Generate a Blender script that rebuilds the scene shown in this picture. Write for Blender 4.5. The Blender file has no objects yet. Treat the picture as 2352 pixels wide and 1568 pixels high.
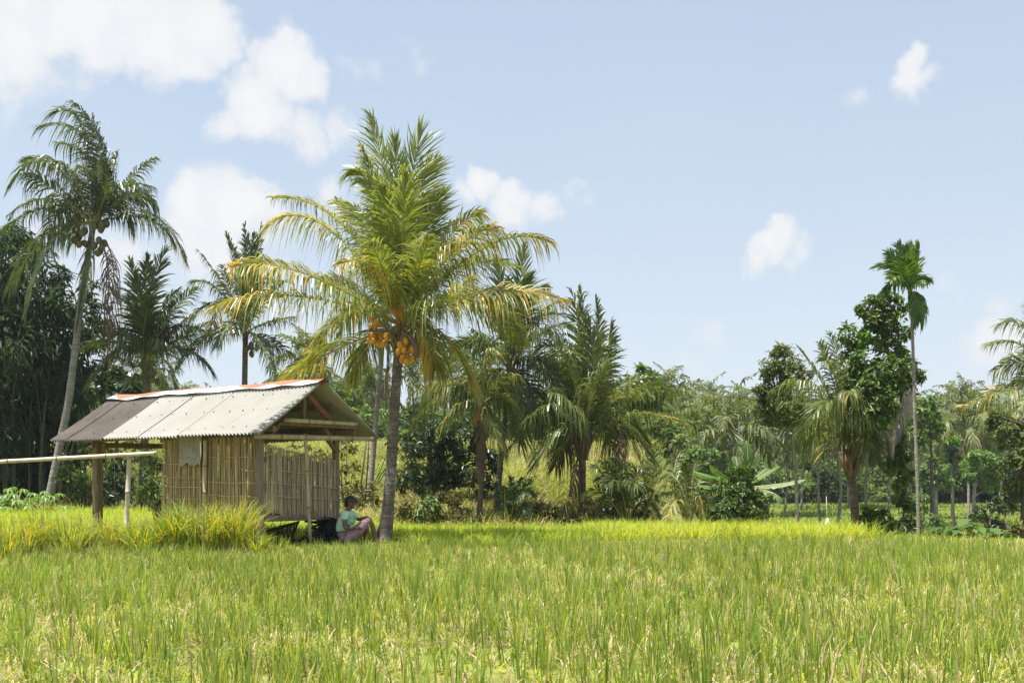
import bpy, math, random
import numpy as np
from mathutils import Vector, Matrix

random.seed(7)
RS = np.random.RandomState(11)
SC = bpy.context.scene
COL = SC.collection

# ------------------------------------------------------------------ camera model used to place things at real distances
F, CX, HY, EYE = 2352.0, 1176.0, 1105.0, 1.1
def P3(px, py, Y):
    return np.array(((px - CX) / F * Y, Y, EYE - (py - HY) / F * Y))

def sstep(a, b, x):
    t = np.clip((np.asarray(x, float) - a) / (b - a), 0, 1)
    return t * t * (3 - 2 * t)

# ------------------------------------------------------------------ mesh builder
OFF = {}
class MB:
    def __init__(self):
        self.v = []; self.f = []; self.n = 0
    def add(self, verts, faces, mat=0, smooth=False):
        verts = np.asarray(verts, float).reshape(-1, 3)
        faces = np.asarray(faces, np.int64)
        if faces.ndim == 1: faces = faces.reshape(1, -1)
        m = np.full(len(faces), mat, np.int32) if np.isscalar(mat) else np.asarray(mat, np.int32)
        self.v.append(verts); self.f.append((faces + self.n, m, smooth)); self.n += len(verts)
    def merge(self, other, M=None, matmap=None):
        base = self.n
        for v in other.v:
            if M is not None:
                v = v @ M[:3, :3].T + M[:3, 3]
            self.v.append(v); self.n += len(v)
        for fa, m, s in other.f:
            self.f.append((fa + base, m if matmap is None else np.asarray(matmap)[m], s))
    def mesh(self, name, mats, off=(0, 0, 0)):
        me = bpy.data.meshes.new(name)
        if not self.v: return me
        V = np.concatenate(self.v) - np.asarray(off, float)
        loops = np.concatenate([f.ravel() for f, m, s in self.f])
        tot = np.concatenate([np.full(len(f), f.shape[1]) for f, m, s in self.f])
        mi = np.concatenate([m for f, m, s in self.f])
        sm = np.concatenate([np.full(len(f), s, bool) for f, m, s in self.f])
        st = np.concatenate(([0], np.cumsum(tot)[:-1]))
        me.vertices.add(len(V)); me.vertices.foreach_set('co', V.astype(np.float32).ravel())
        me.loops.add(len(loops)); me.loops.foreach_set('vertex_index', loops.astype(np.int32))
        me.polygons.add(len(tot)); me.polygons.foreach_set('loop_start', st.astype(np.int32))
        for m in mats: me.materials.append(m)
        me.polygons.foreach_set('material_index', mi.astype(np.int32))
        me.polygons.foreach_set('use_smooth', sm)
        me.update(calc_edges=True)
        return me
    def build(self, name, mats, parent=None):
        if not isinstance(mats, (list, tuple)): mats = [mats]
        off = OFF.get(parent.name, (0, 0, 0)) if parent is not None else (0, 0, 0)
        o = bpy.data.objects.new(name, self.mesh(name, mats, off)); COL.objects.link(o)
        if parent is not None:
            o.parent = parent
            OFF[o.name] = off
        return o

def tag(o, label=None, cat=None, group=None, kind=None):
    if label: o['label'] = label
    if cat: o['category'] = cat
    if group: o['group'] = group
    if kind: o['kind'] = kind
    return o
def thing(name, label, cat, loc, group=None):
    o = bpy.data.objects.new(name, None); COL.objects.link(o)
    o.empty_display_size = 0.2
    o.location = tuple(float(c) for c in loc)
    OFF[o.name] = np.asarray(loc, float)
    return tag(o, label, cat, group)
def copy_tree(o, parent=None):
    c = o.copy(); COL.objects.link(c)
    if parent is not None: c.parent = parent
    for ch in list(o.children): copy_tree(ch, c)
    return c

# ------------------------------------------------------------------ shapes
def nrm(a): 
    a = np.asarray(a, float); return a / (np.linalg.norm(a, axis=-1, keepdims=True) + 1e-9)
def bez(p0, p1, p2, t):
    """quadratic curve that passes through p1 half way"""
    p0, p1, p2 = map(lambda a: np.asarray(a, float), (p0, p1, p2))
    c = 2 * p1 - .5 * (p0 + p2)
    t = np.asarray(t)[:, None]
    return (1 - t) ** 2 * p0 + 2 * t * (1 - t) * c + t * t * p2
def tube(mb, pts, rad, sides=8, mat=0, smooth=True, cap=True):
    pts = np.asarray(pts, float); n = len(pts)
    rad = np.full(n, rad) if np.isscalar(rad) else np.asarray(rad, float)
    T = np.gradient(pts, axis=0); T = nrm(T)
    a = np.array((1., 0, 0)) if abs(T[0][0]) < .8 else np.array((0, 1., 0))
    u = nrm(np.cross(T[0], a)); vs = []
    ang = np.arange(sides) * 2 * math.pi / sides
    for i in range(n):
        u = nrm(u - T[i] * np.dot(u, T[i])); w = np.cross(T[i], u)
        vs.append(pts[i] + rad[i] * (np.cos(ang)[:, None] * u + np.sin(ang)[:, None] * w))
    V = np.concatenate(vs)
    i = np.arange(n - 1)[:, None] * sides; k = np.arange(sides)[None]; k2 = (k + 1) % sides
    q = np.stack((i + k, i + k2, i + sides + k2, i + sides + k), -1).reshape(-1, 4)
    b = mb.n
    mb.add(V, q, mat, smooth)
    if cap:
        mb.f.append((np.array([list(range(sides))[::-1]]) + b, np.array([mat]), False))
        mb.f.append((np.array([list(range((n - 1) * sides, n * sides))]) + b, np.array([mat]), False))
def beam(mb, p, q, w, h, up=(0, 0, 1), mat=0):
    p, q = np.asarray(p, float), np.asarray(q, float)
    t = nrm(q - p); s = np.cross(t, up)
    if np.linalg.norm(s) < 1e-3: s = np.cross(t, (1, 0, 0))
    s = nrm(s); n = np.cross(s, t)
    c = min(w, h) * .12; hw, hh = w / 2, h / 2
    prof = [(-hw + c, -hh), (hw - c, -hh), (hw, -hh + c), (hw, hh - c), (hw - c, hh), (-hw + c, hh), (-hw, hh - c), (-hw, -hh + c)]
    V = [p + s * a + n * b for a, b in prof] + [q + s * a + n * b for a, b in prof]
    k = 8
    mb.add(V, [(i, (i + 1) % k, k + (i + 1) % k, k + i) for i in range(k)], mat)
    b = mb.n - 16
    mb.f.append((np.array([list(range(8))[::-1]]) + b, np.array([mat]), False))
    mb.f.append((np.array([list(range(8, 16))]) + b, np.array([mat]), False))
def bamboo(mb, p, q, r, mat=0, node=.32, sides=12, bow=0.0):
    p, q = np.asarray(p, float), np.asarray(q, float)
    L = np.linalg.norm(q - p); n = max(2, int(L / node)); pts = []; rad = []
    for i in range(n):
        for s, k in ((0, 1.0), (.42, .95), (.93, .97), (.965, 1.13), (.985, 1.13)):
            t = (i + s) / n
            pts.append(p + (q - p) * t + np.array((0, 0, -bow * 4 * t * (1 - t)))); rad.append(r * k * (1 - .12 * t))
    pts.append(q); rad.append(r * .87)
    tube(mb, pts, rad, sides, mat)
    for i in range(n):
        t = (i + .975) / n; c = p + (q - p) * t + np.array((0, 0, -bow * 4 * t * (1 - t))); d_ = (q - p) / np.linalg.norm(q - p)
        tube(mb, [c - d_ * .010, c + d_ * .010], r * 1.16 * (1 - .12 * t), sides, 1)
def ellipsoid(mb, c, r, rings=8, seg=12, mat=0, R=None, point=0.0):
    th = np.linspace(0, math.pi, rings + 1); V = []
    for t in th:
        for k in range(seg):
            a = 2 * math.pi * k / seg
            z = math.cos(t)
            V.append((math.sin(t) * math.cos(a), math.sin(t) * math.sin(a), z - point * max(0, -z) ** 6))
    V = np.array(V) * np.asarray(r)
    if R is not None: V = V @ np.asarray(R).T
    V = V + np.asarray(c)
    q = [(i * seg + k, (i + 1) * seg + k, (i + 1) * seg + (k + 1) % seg, i * seg + (k + 1) % seg) for i in range(rings) for k in range(seg)]
    mb.add(V, q, mat, True)

def blades(mb, base, h, w, az, lean, curl, segs=3, mat=0, rs=RS):
    """grass blades, all arrays of length N"""
    N = len(base)
    base = np.asarray(base, float); d = np.stack((np.cos(az), np.sin(az), np.zeros(N)), 1)
    fa = az + math.pi / 2 + rs.uniform(-.9, .9, N)
    s = np.stack((np.cos(fa), np.sin(fa), np.zeros(N)), 1)
    V = np.zeros((N, (segs + 1) * 2, 3))
    for i in range(segs + 1):
        t = i / segs
        hor = lean * t + curl * t ** 2.4
        ver = np.sqrt(np.maximum(.02, 1 - np.minimum(.95, (lean * .7) ** 2))) * t - curl * .5 * t ** 4
        c = base + d * (h * hor)[:, None]
        c[:, 2] += h * ver
        ww = (w * (1 - t ** 1.7) * (.6 + .8 * min(1, t * 2.5)) * .5 + .0006)[:, None]
        V[:, 2 * i] = c - s * ww; V[:, 2 * i + 1] = c + s * ww
    k = (segs + 1) * 2
    q = np.array([(2 * i, 2 * i + 1, 2 * i + 3, 2 * i + 2) for i in range(segs)])
    Q = (np.arange(N)[:, None, None] * k + q[None]).reshape(-1, 4)
    m = np.repeat(mat, segs) if not np.isscalar(mat) else mat
    mb.add(V.reshape(-1, 3), Q, m, False)

def leaves(mb, pos, out, size, aspect=.42, droop=.35, mat=0, rs=RS, updir=.5, fold=.2):
    """leaf-shaped faces at pos, facing roughly `out`"""
    N = len(pos)
    n = nrm(nrm(out) * .7 + rs.normal(0, .55, (N, 3)) + np.array((0, 0, updir)))
    d = rs.normal(0, 1, (N, 3)) + nrm(out) * .5 - np.array((0, 0, droop * 2))
    d = nrm(d - n * np.sum(d * n, 1, keepdims=True)); s = np.cross(n, d)
    L = (size * rs.uniform(.65, 1.3, N))[:, None]; Wd = L * aspect
    b = pos
    V = np.zeros((N, 6, 3))
    V[:, 0] = b
    V[:, 1] = b + d * L * .35 + s * Wd * .5 + n * Wd * fold
    V[:, 2] = b + d * L * .7 + s * Wd * .36 + n * Wd * (fold * .4) - n * L * .06
    V[:, 3] = b + d * L - n * L * .16
    V[:, 4] = b + d * L * .7 - s * Wd * .36 + n * Wd * (fold * .4) - n * L * .06
    V[:, 5] = b + d * L * .35 - s * Wd * .5 + n * Wd * fold
    k = np.arange(N)[:, None] * 6
    # two quads that share the midrib
    Q = np.concatenate((k + np.array([[0, 1, 2, 3]]), k + np.array([[0, 3, 4, 5]])))
    m = mat if np.isscalar(mat) else np.concatenate((mat, mat))
    mb.add(V.reshape(-1, 3), Q, m, False)

def cloud_points(c, r, n, rs=RS, nsub=None, tight=.30):
    """points grouped in twigs through an ellipsoid, so the crown has clumps and gaps"""
    c = np.asarray(c, float); r = np.asarray(r, float) if not np.isscalar(r) else np.full(3, float(r))
    nsub = nsub or max(5, int(n / 28))
    u = nrm(rs.normal(0, 1, (nsub, 3))); rad = rs.uniform(.25, 1, nsub) ** .45
    sub = u * rad[:, None]
    k = rs.randint(0, nsub, n)
    p = sub[k] + rs.normal(0, tight * .62, (n, 3)) * np.array((1, 1, .8))
    return c + p * r, nrm(p + np.array((0, 0, .15)))

def frond(mb, p0, p1, p2, pairs=46, L=.62, wid=.045, droop=.55, gold=0.0, petiole=.14, side=None, rr=.03,
          rs=RS, up=.3, wind=(0, 0, 0), segs=3, ragged=.04, sweep=1.0, mats=(0, 1, 2)):
    """one pinnate palm leaf: a rachis with leaflets left and right that hang by their own weight"""
    ts = np.linspace(0, 1, 15)
    sp = bez(p0, p1, p2, ts)
    length = np.sum(np.linalg.norm(np.diff(sp, axis=0), axis=1))
    tube(mb, sp, rr * np.interp(ts, [0, .06, .2, 1], [1.5, 1.0, .7, .12]), 5, mats[2], True, False)
    t = np.clip(np.linspace(petiole, .995, pairs) + rs.normal(0, .006, pairs), petiole, .997)
    B = bez(p0, p1, p2, t); e = 1e-3
    T = nrm(bez(p0, p1, p2, np.minimum(t + e, 1)) - bez(p0, p1, p2, t - e))
    # side vector: the blade faces up; near-vertical stretches take the given side
    chord = nrm(np.asarray(p2, float) - np.asarray(p0, float))
    if side is None:
        hz = np.array((chord[0], chord[1], 0)); 
        if np.linalg.norm(hz) < .25:
            a = rs.uniform(0, math.pi); side = np.array((math.cos(a), math.sin(a), 0))
        else: side = nrm(np.cross(hz, (0, 0, 1)))
    side = nrm(np.asarray(side, float))
    S = nrm(side[None] - T * (T @ side)[:, None]); Nn = np.cross(S, T)
    tw = rs.normal(0, .35) + rs.normal(0, .35) * np.linspace(0, 1, pairs)
    S, Nn = S * np.cos(tw)[:, None] + Nn * np.sin(tw)[:, None], Nn * np.cos(tw)[:, None] - S * np.sin(tw)[:, None]
    flip = np.sign(np.where(np.abs(Nn[:, 2]) > .05, Nn[:, 2], 1.0)); Nn = Nn * np.median(flip)
    u = (t - petiole) / (1 - petiole)
    prof = np.interp(u, [0, .12, .35, .6, .85, 1], [.45, .85, 1, .9, .62, .38]) * L
    ang = np.interp(u, [0, .5, 1], [.45, .72, 1.2])
    for sg in (-1, 1):
        n = len(t)
        l = prof * rs.uniform(.72, 1.15, n)
        keep = rs.uniform(0, 1, n) > ragged
        a = ang * sweep + rs.normal(0, .13, n)
        d = S * (sg * np.cos(a))[:, None] + T * np.sin(a)[:, None] + Nn * (up + rs.normal(0, .07, n))[:, None]
        d = nrm(d)
        dr = droop * rs.uniform(.55, 1.5, n)
        wv = nrm(T - d * np.sum(T * d, 1, keepdims=True) + Nn * rs.normal(0, .25, n)[:, None])
        V = np.zeros((n, (segs + 1) * 2, 3)); wn = np.asarray(wind, float)
        for i in range(segs + 1):
            s = i / segs
            g = dr * s ** 1.35
            dd = d * (1 - .38 * np.minimum(1.3, g))[:, None] + np.array((0, 0, -1.)) * g[:, None] + wn * (s * s)
            c = B + dd * (l * s)[:, None]
            w = wid * .86 * np.interp(s, [0, .3, .7, 1], [.55, 1, .72, .06]) * .5 * (.75 + .25 * (l / L))
            V[:, 2 * i] = c - wv * w[:, None]; V[:, 2 * i + 1] = c + wv * w[:, None]
        V = V[keep]; n2 = len(V)
        if n2 == 0: continue
        k = (segs + 1) * 2
        q = np.array([(2 * i, 2 * i + 1, 2 * i + 3, 2 * i + 2) for i in range(segs)])
        Q = (np.arange(n2)[:, None, None] * k + q[None]).reshape(-1, 4)
        gp = gold * (.25 + 1.1 * u[keep] ** 1.3)
        m = np.where(rs.uniform(0, 1, n2) < gp, mats[1], mats[0])
        mb.add(V.reshape(-1, 3), Q, np.repeat(m, segs), False)
    return length

def palm_trunk(mb, pts, r0, r1, sides=14, mat=0, ring=.11, flare=1.5, rs=RS):
    pts = np.asarray(pts, float)
    L = np.sum(np.linalg.norm(np.diff(pts, axis=0), axis=1))
    n = int(L / ring) * 2 + 2
    d = np.concatenate(([0], np.cumsum(np.linalg.norm(np.diff(pts, axis=0), axis=1)))) / L
    # smooth path through the points
    t = np.linspace(0, 1, n)
    q = np.stack([np.interp(t, d, pts[:, k]) for k in range(3)], 1)
    for _ in range(int(n / 5) + 2):
        q[1:-1] = .25 * q[:-2] + .5 * q[1:-1] + .25 * q[2:]
    r = r0 + (r1 - r0) * t
    r = r * (1 + (flare - 1) * np.exp(-t * L / .45))
    r = r * np.where(np.arange(n) % 2 == 0, 1.035, .965) * (1 + rs.normal(0, .012, n))
    tube(mb, q, r, sides, mat, True)
    return q

# ------------------------------------------------------------------ materials
def newmat(name):
    m = bpy.data.materials.new(name); m.use_nodes = True
    nt = m.node_tree; nt.nodes.clear()
    out = nt.nodes.new('ShaderNodeOutputMaterial')
    return m, nt, out
def N(nt, t, **kw):
    n = nt.nodes.new(t)
    for k, v in kw.items():
        if k in n.inputs.keys() if isinstance(k, str) and k[0].isupper() else False: n.inputs[k].default_value = v
        else: setattr(n, k, v)
    return n
def ramp(nt, fac, stops, interp='LINEAR'):
    r = nt.nodes.new('ShaderNodeValToRGB'); r.color_ramp.interpolation = interp
    while len(r.color_ramp.elements) < len(stops): r.color_ramp.elements.new(.5)
    for e, (p, c) in zip(r.color_ramp.elements, stops):
        e.position = p; e.color = (c[0], c[1], c[2], 1)
    nt.links.new(fac, r.inputs[0]); return r.outputs[0]
def noise(nt, scale, detail=4, rough=.55, coord='Object', vec=None, mapping=None, dist=0.0):
    if vec is None:
        tc = nt.nodes.new('ShaderNodeTexCoord'); vec = tc.outputs[coord]
    if mapping:
        mp = nt.nodes.new('ShaderNodeMapping'); mp.inputs['Scale'].default_value = mapping
        nt.links.new(vec, mp.inputs[0]); vec = mp.outputs[0]
    n = nt.nodes.new('ShaderNodeTexNoise'); n.inputs['Scale'].default_value = scale
    n.inputs['Detail'].default_value = detail; n.inputs['Roughness'].default_value = rough
    n.inputs['Distortion'].default_value = dist
    nt.links.new(vec, n.inputs['Vector']); return n.outputs['Fac']
def mixc(nt, fac, a, b, mode='MIX'):
    m = nt.nodes.new('ShaderNodeMix'); m.data_type = 'RGBA'; m.blend_type = mode
    for s, x in ((0, fac), (6, a), (7, b)):
        if isinstance(x, (int, float)): m.inputs[s].default_value = x
        elif isinstance(x, (tuple, list)): m.inputs[s].default_value = (*x[:3], 1)
        else: nt.links.new(x, m.inputs[s])
    return m.outputs[2]
def mrange(nt, v, a, b, c=0., d=1., smooth=False):
    m = nt.nodes.new('ShaderNodeMapRange'); m.interpolation_type = 'SMOOTHSTEP' if smooth else 'LINEAR'
    for i, x in enumerate((v, a, b, c, d)):
        if isinstance(x, (int, float)): m.inputs[i].default_value = x
        else: nt.links.new(x, m.inputs[i])
    return m.outputs[0]
def maths(nt, op, a, b=None):
    m = nt.nodes.new('ShaderNodeMath'); m.operation = op
    for i, x in enumerate((a, b)):
        if x is None: continue
        if isinstance(x, (int, float)): m.inputs[i].default_value = x
        else: nt.links.new(x, m.inputs[i])
    return m.outputs[0]
def bump(nt, h, strength=.4, dist=.02):
    b = nt.nodes.new('ShaderNodeBump'); b.inputs['Strength'].default_value = strength; b.inputs['Distance'].default_value = dist
    nt.links.new(h, b.inputs['Height']); return b.outputs[0]
def principled(nt, out, col, rough=.6, spec=.35, normal=None):
    p = nt.nodes.new('ShaderNodeBsdfPrincipled')
    if isinstance(col, (tuple, list)): p.inputs['Base Color'].default_value = (*col[:3], 1)
    else: nt.links.new(col, p.inputs['Base Color'])
    if isinstance(rough, (int, float)): p.inputs['Roughness'].default_value = rough
    else: nt.links.new(rough, p.inputs['Roughness'])
    p.inputs['Specular IOR Level'].default_value = spec
    if normal is not None: nt.links.new(normal, p.inputs['Normal'])
    if out is not None: nt.links.new(p.outputs[0], out.inputs[0])
    return p
def leaf_mat(name, stops, trans=.35, rough=.5, spec=.35, nscale=.8, tint=(1.25, 1.2, .55), namp=.35):
    m, nt, out = newmat(name)
    g = nt.nodes.new('ShaderNodeNewGeometry')
    k = len(stops)
    col = ramp(nt, g.outputs['Random Per Island'], [(i / max(1, k - 1), c) for i, c in enumerate(stops)])
    nz = noise(nt, nscale, 3)
    v = mrange(nt, nz, .3, .7, 1 - namp, 1 + namp)
    hsv = nt.nodes.new('ShaderNodeHueSaturation'); nt.links.new(v, hsv.inputs['Value']); nt.links.new(col, hsv.inputs['Color'])
    col = hsv.outputs[0]
    p = principled(nt, None, col, rough, spec)
    t = nt.nodes.new('ShaderNodeBsdfTranslucent')
    nt.links.new(mixc(nt, 1.0, col, tint, 'MULTIPLY'), t.inputs[0])
    mx = nt.nodes.new('ShaderNodeMixShader'); mx.inputs[0].default_value = trans
    nt.links.new(p.outputs[0], mx.inputs[1]); nt.links.new(t.outputs[0], mx.inputs[2])
    nt.links.new(mx.outputs[0], out.inputs[0])
    return m
def rough_mat(name, stops, scale=6, rough=.8, spec=.25, mapping=None, bstr=.4, bdist=.01, detail=6, island=0.0):
    m, nt, out = newmat(name)
    n = noise(nt, scale, detail, .6, mapping=mapping)
    col = ramp(nt, n, stops)
    if island > 0:
        g = nt.nodes.new('ShaderNodeNewGeometry')
        hsv = nt.nodes.new('ShaderNodeHueSaturation'); nt.links.new(col, hsv.inputs['Color'])
        nt.links.new(mrange(nt, g.outputs['Random Per Island'], 0, 1, 1 - island, 1 + island), hsv.inputs['Value'])
        col = hsv.outputs[0]
    principled(nt, out, col, rough, spec, bump(nt, n, bstr, bdist) if bstr else None)
    return m

M = {}
# palms
M['palm'] = leaf_mat('palm_leaflet', [(.075, .115, .028), (.12, .155, .038), (.175, .195, .06), (.095, .135, .035)], .40, .38, .5)
M['palm_dark'] = leaf_mat('palm_leaflet_dark', [(.050, .085, .026), (.080, .12, .034), (.13, .155, .055), (.065, .10, .032)], .38, .36, .5)
M['palm_gold'] = leaf_mat('palm_leaflet_gold', [(.42, .31, .045), (.50, .30, .025), (.38, .34, .08), (.32, .29, .06)], .40, .45, .4)
M['palm_main'] = leaf_mat('palm_leaflet_main', [(.135, .19, .03), (.20, .25, .045), (.29, .31, .085), (.155, .21, .035)], .46, .38, .5)
M['palm_far'] = leaf_mat('palm_leaflet_far', [(.07, .11, .028), (.115, .15, .04), (.19, .20, .07)], .36, .5, .35)
M['rachis'] = rough_mat('palm_rachis', [(.3, (.20, .19, .06)), (.7, (.32, .28, .10))], 3, .5, .4, bstr=0)
M['rachis_far'] = rough_mat('palm_rachis_far', [(.3, (.16, .16, .07)), (.7, (.26, .24, .11))], 3, .5, .4, bstr=0)
M['dead_grey'] = leaf_mat('dead_frond_grey', [(.26, .23, .20), (.36, .32, .29), (.20, .17, .15)], .2, .8, .15, tint=(1, .9, .8))
M['dead'] = leaf_mat('dead_frond', [(.15, .10, .07), (.22, .15, .10), (.10, .07, .055)], .2, .8, .15, tint=(1, .8, .6))
M['nut_orange'] = rough_mat('coconut_orange', [(.3, (.50, .22, .015)), (.55, (.60, .30, .022)), (.8, (.46, .25, .035))], 7, .5, .4, bstr=.15, island=.22)
M['nut_green'] = rough_mat('coconut_green', [(.3, (.07, .075, .022)), (.7, (.15, .115, .042))], 5, .55, .35, bstr=.1, island=.25)
M['flower'] = rough_mat('flower_stalk', [(.3, (.30, .15, .045)), (.7, (.38, .24, .09))], 5, .6, .3, bstr=0)
M['spathe'] = rough_mat('spathe_husk', [(.3, (.10, .065, .06)), (.7, (.20, .14, .12))], 5, .7, .3, mapping=(8, 8, 1))
def trunk_mat(name, a, b, c, ring=55.0, lichen=.5):
    m, nt, out = newmat(name)
    n1 = noise(nt, 2.2, 8, .68)
    n2 = noise(nt, 3.0, 7, .66, mapping=(.7, .7, 8.5))
    col = ramp(nt, n2, [(.28, a), (.5, b), (.72, c)])
    li = ramp(nt, n1, [(.48, (0, 0, 0)), (.60, (1, 1, 1))])
    n3 = noise(nt, 26, 5, .65)
    lf = mixc(nt, 1.0, li, ramp(nt, n3, [(.4, (0, 0, 0)), (.58, (1, 1, 1))]), 'MULTIPLY')
    col = mixc(nt, maths(nt, 'MULTIPLY', lf, lichen), col, (.42, .42, .38))
    principled(nt, out, col, .88, .2, bump(nt, n2, .9, .03))
    return m
M['trunk_main'] = trunk_mat('trunk_bark', (.055, .045, .035), (.14, .115, .09), (.24, .21, .17), lichen=.75)
M['trunk_grey'] = trunk_mat('trunk_bark_grey', (.12, .105, .09), (.23, .205, .18), (.36, .33, .29), lichen=.4)
M['trunk_brown'] = trunk_mat('trunk_bark_brown', (.05, .035, .025), (.12, .09, .065), (.21, .17, .13), lichen=.25)
M['bark'] = rough_mat('tree_bark', [(.3, (.05, .04, .03)), (.7, (.15, .125, .10))], 8, .9, .2, mapping=(3, 3, .6), bstr=.6)
M['bark_pale'] = rough_mat('tree_bark_pale', [(.3, (.17, .15, .125)), (.7, (.36, .33, .29))], 8, .9, .2, mapping=(1, 1, 2), bstr=.5)
# broadleaf
M['lf_dark'] = leaf_mat('leaf_dark', [(.020, .045, .014), (.035, .070, .020), (.065, .10, .03), (.026, .055, .016)], .25, .35, .5)
M['lf_bamboo'] = leaf_mat('leaf_bamboo', [(.016, .042, .016), (.034, .072, .024), (.075, .115, .045), (.024, .055, .019)], .28, .6, .25)
M['lf_mid'] = leaf_mat('leaf_mid', [(.050, .105, .02), (.085, .155, .028), (.14, .21, .045), (.065, .125, .025)], .36, .45, .4)
M['lf_olive'] = leaf_mat('leaf_olive', [(.065, .11, .03), (.11, .16, .045), (.19, .22, .08), (.13, .14, .045)], .30, .55, .3)
M['lf_bright'] = leaf_mat('leaf_bright', [(.09, .19, .02), (.13, .25, .03), (.18, .30, .04), (.10, .2, .025)], .40, .45, .4)
M['lf_pale'] = leaf_mat('leaf_pale', [(.10, .18, .05), (.145, .24, .07), (.20, .30, .095)], .38, .55, .3)
M['lf_far'] = leaf_mat('leaf_far', [(.042, .09, .024), (.070, .13, .034), (.115, .17, .05)], .30, .65, .2)
M['lf_scrub'] = leaf_mat('leaf_scrub', [(.10, .13, .03), (.16, .18, .045), (.22, .21, .07), (.20, .14, .06), (.08, .12, .03)], .35, .6, .3)
M['banana'] = leaf_mat('banana_leaf', [(.07, .15, .03), (.10, .19, .045), (.13, .20, .07)], .38, .32, .5, nscale=1.5)
M['banana_pale'] = leaf_mat('banana_leaf_pale', [(.15, .21, .10), (.19, .25, .13)], .35, .35, .5)
M['areca'] = leaf_mat('areca_leaflet', [(.05, .11, .018), (.085, .16, .025), (.12, .20, .03)], .40, .4, .45)
# grasses
M['rice'] = leaf_mat('rice_blade', [(.14, .235, .036), (.185, .29, .048), (.25, .335, .065), (.31, .36, .09), (.155, .255, .042)], .48, .5, .3, nscale=.35, namp=.2)
M['rice_y'] = leaf_mat('rice_blade_yellow', [(.38, .44, .04), (.44, .48, .055), (.50, .48, .08), (.34, .41, .04)], .50, .55, .25, nscale=.5, namp=.15)
M['rice_b'] = leaf_mat('rice_blade_bright', [(.25, .38, .03), (.33, .45, .04), (.40, .50, .055), (.28, .41, .034)], .52, .55, .25, nscale=.35, namp=.15)
M['straw'] = leaf_mat('dry_straw', [(.46, .37, .20), (.56, .46, .27), (.38, .29, .15), (.52, .38, .25)], .25, .8, .15, tint=(1, .9, .7))
M['weed'] = leaf_mat('field_weed', [(.17, .265, .035), (.23, .32, .05), (.31, .35, .095), (.16, .25, .035), (.28, .265, .11)], .42, .6, .25, nscale=1.2, namp=.28)
M['tuft_y'] = leaf_mat('tuft_blade_yellow', [(.48, .40, .02), (.52, .38, .02), (.42, .42, .04)], .42, .5, .3)
M['tuft'] = leaf_mat('tuft_blade', [(.18, .28, .03), (.26, .34, .04), (.34, .40, .06), (.30, .35, .12)], .42, .45, .35)
M['hillgrass'] = leaf_mat('hill_grass_blade', [(.18, .27, .04), (.26, .33, .06), (.35, .36, .12), (.42, .36, .19), (.15, .24, .04)], .42, .7, .2, nscale=.25, namp=.32)

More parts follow.
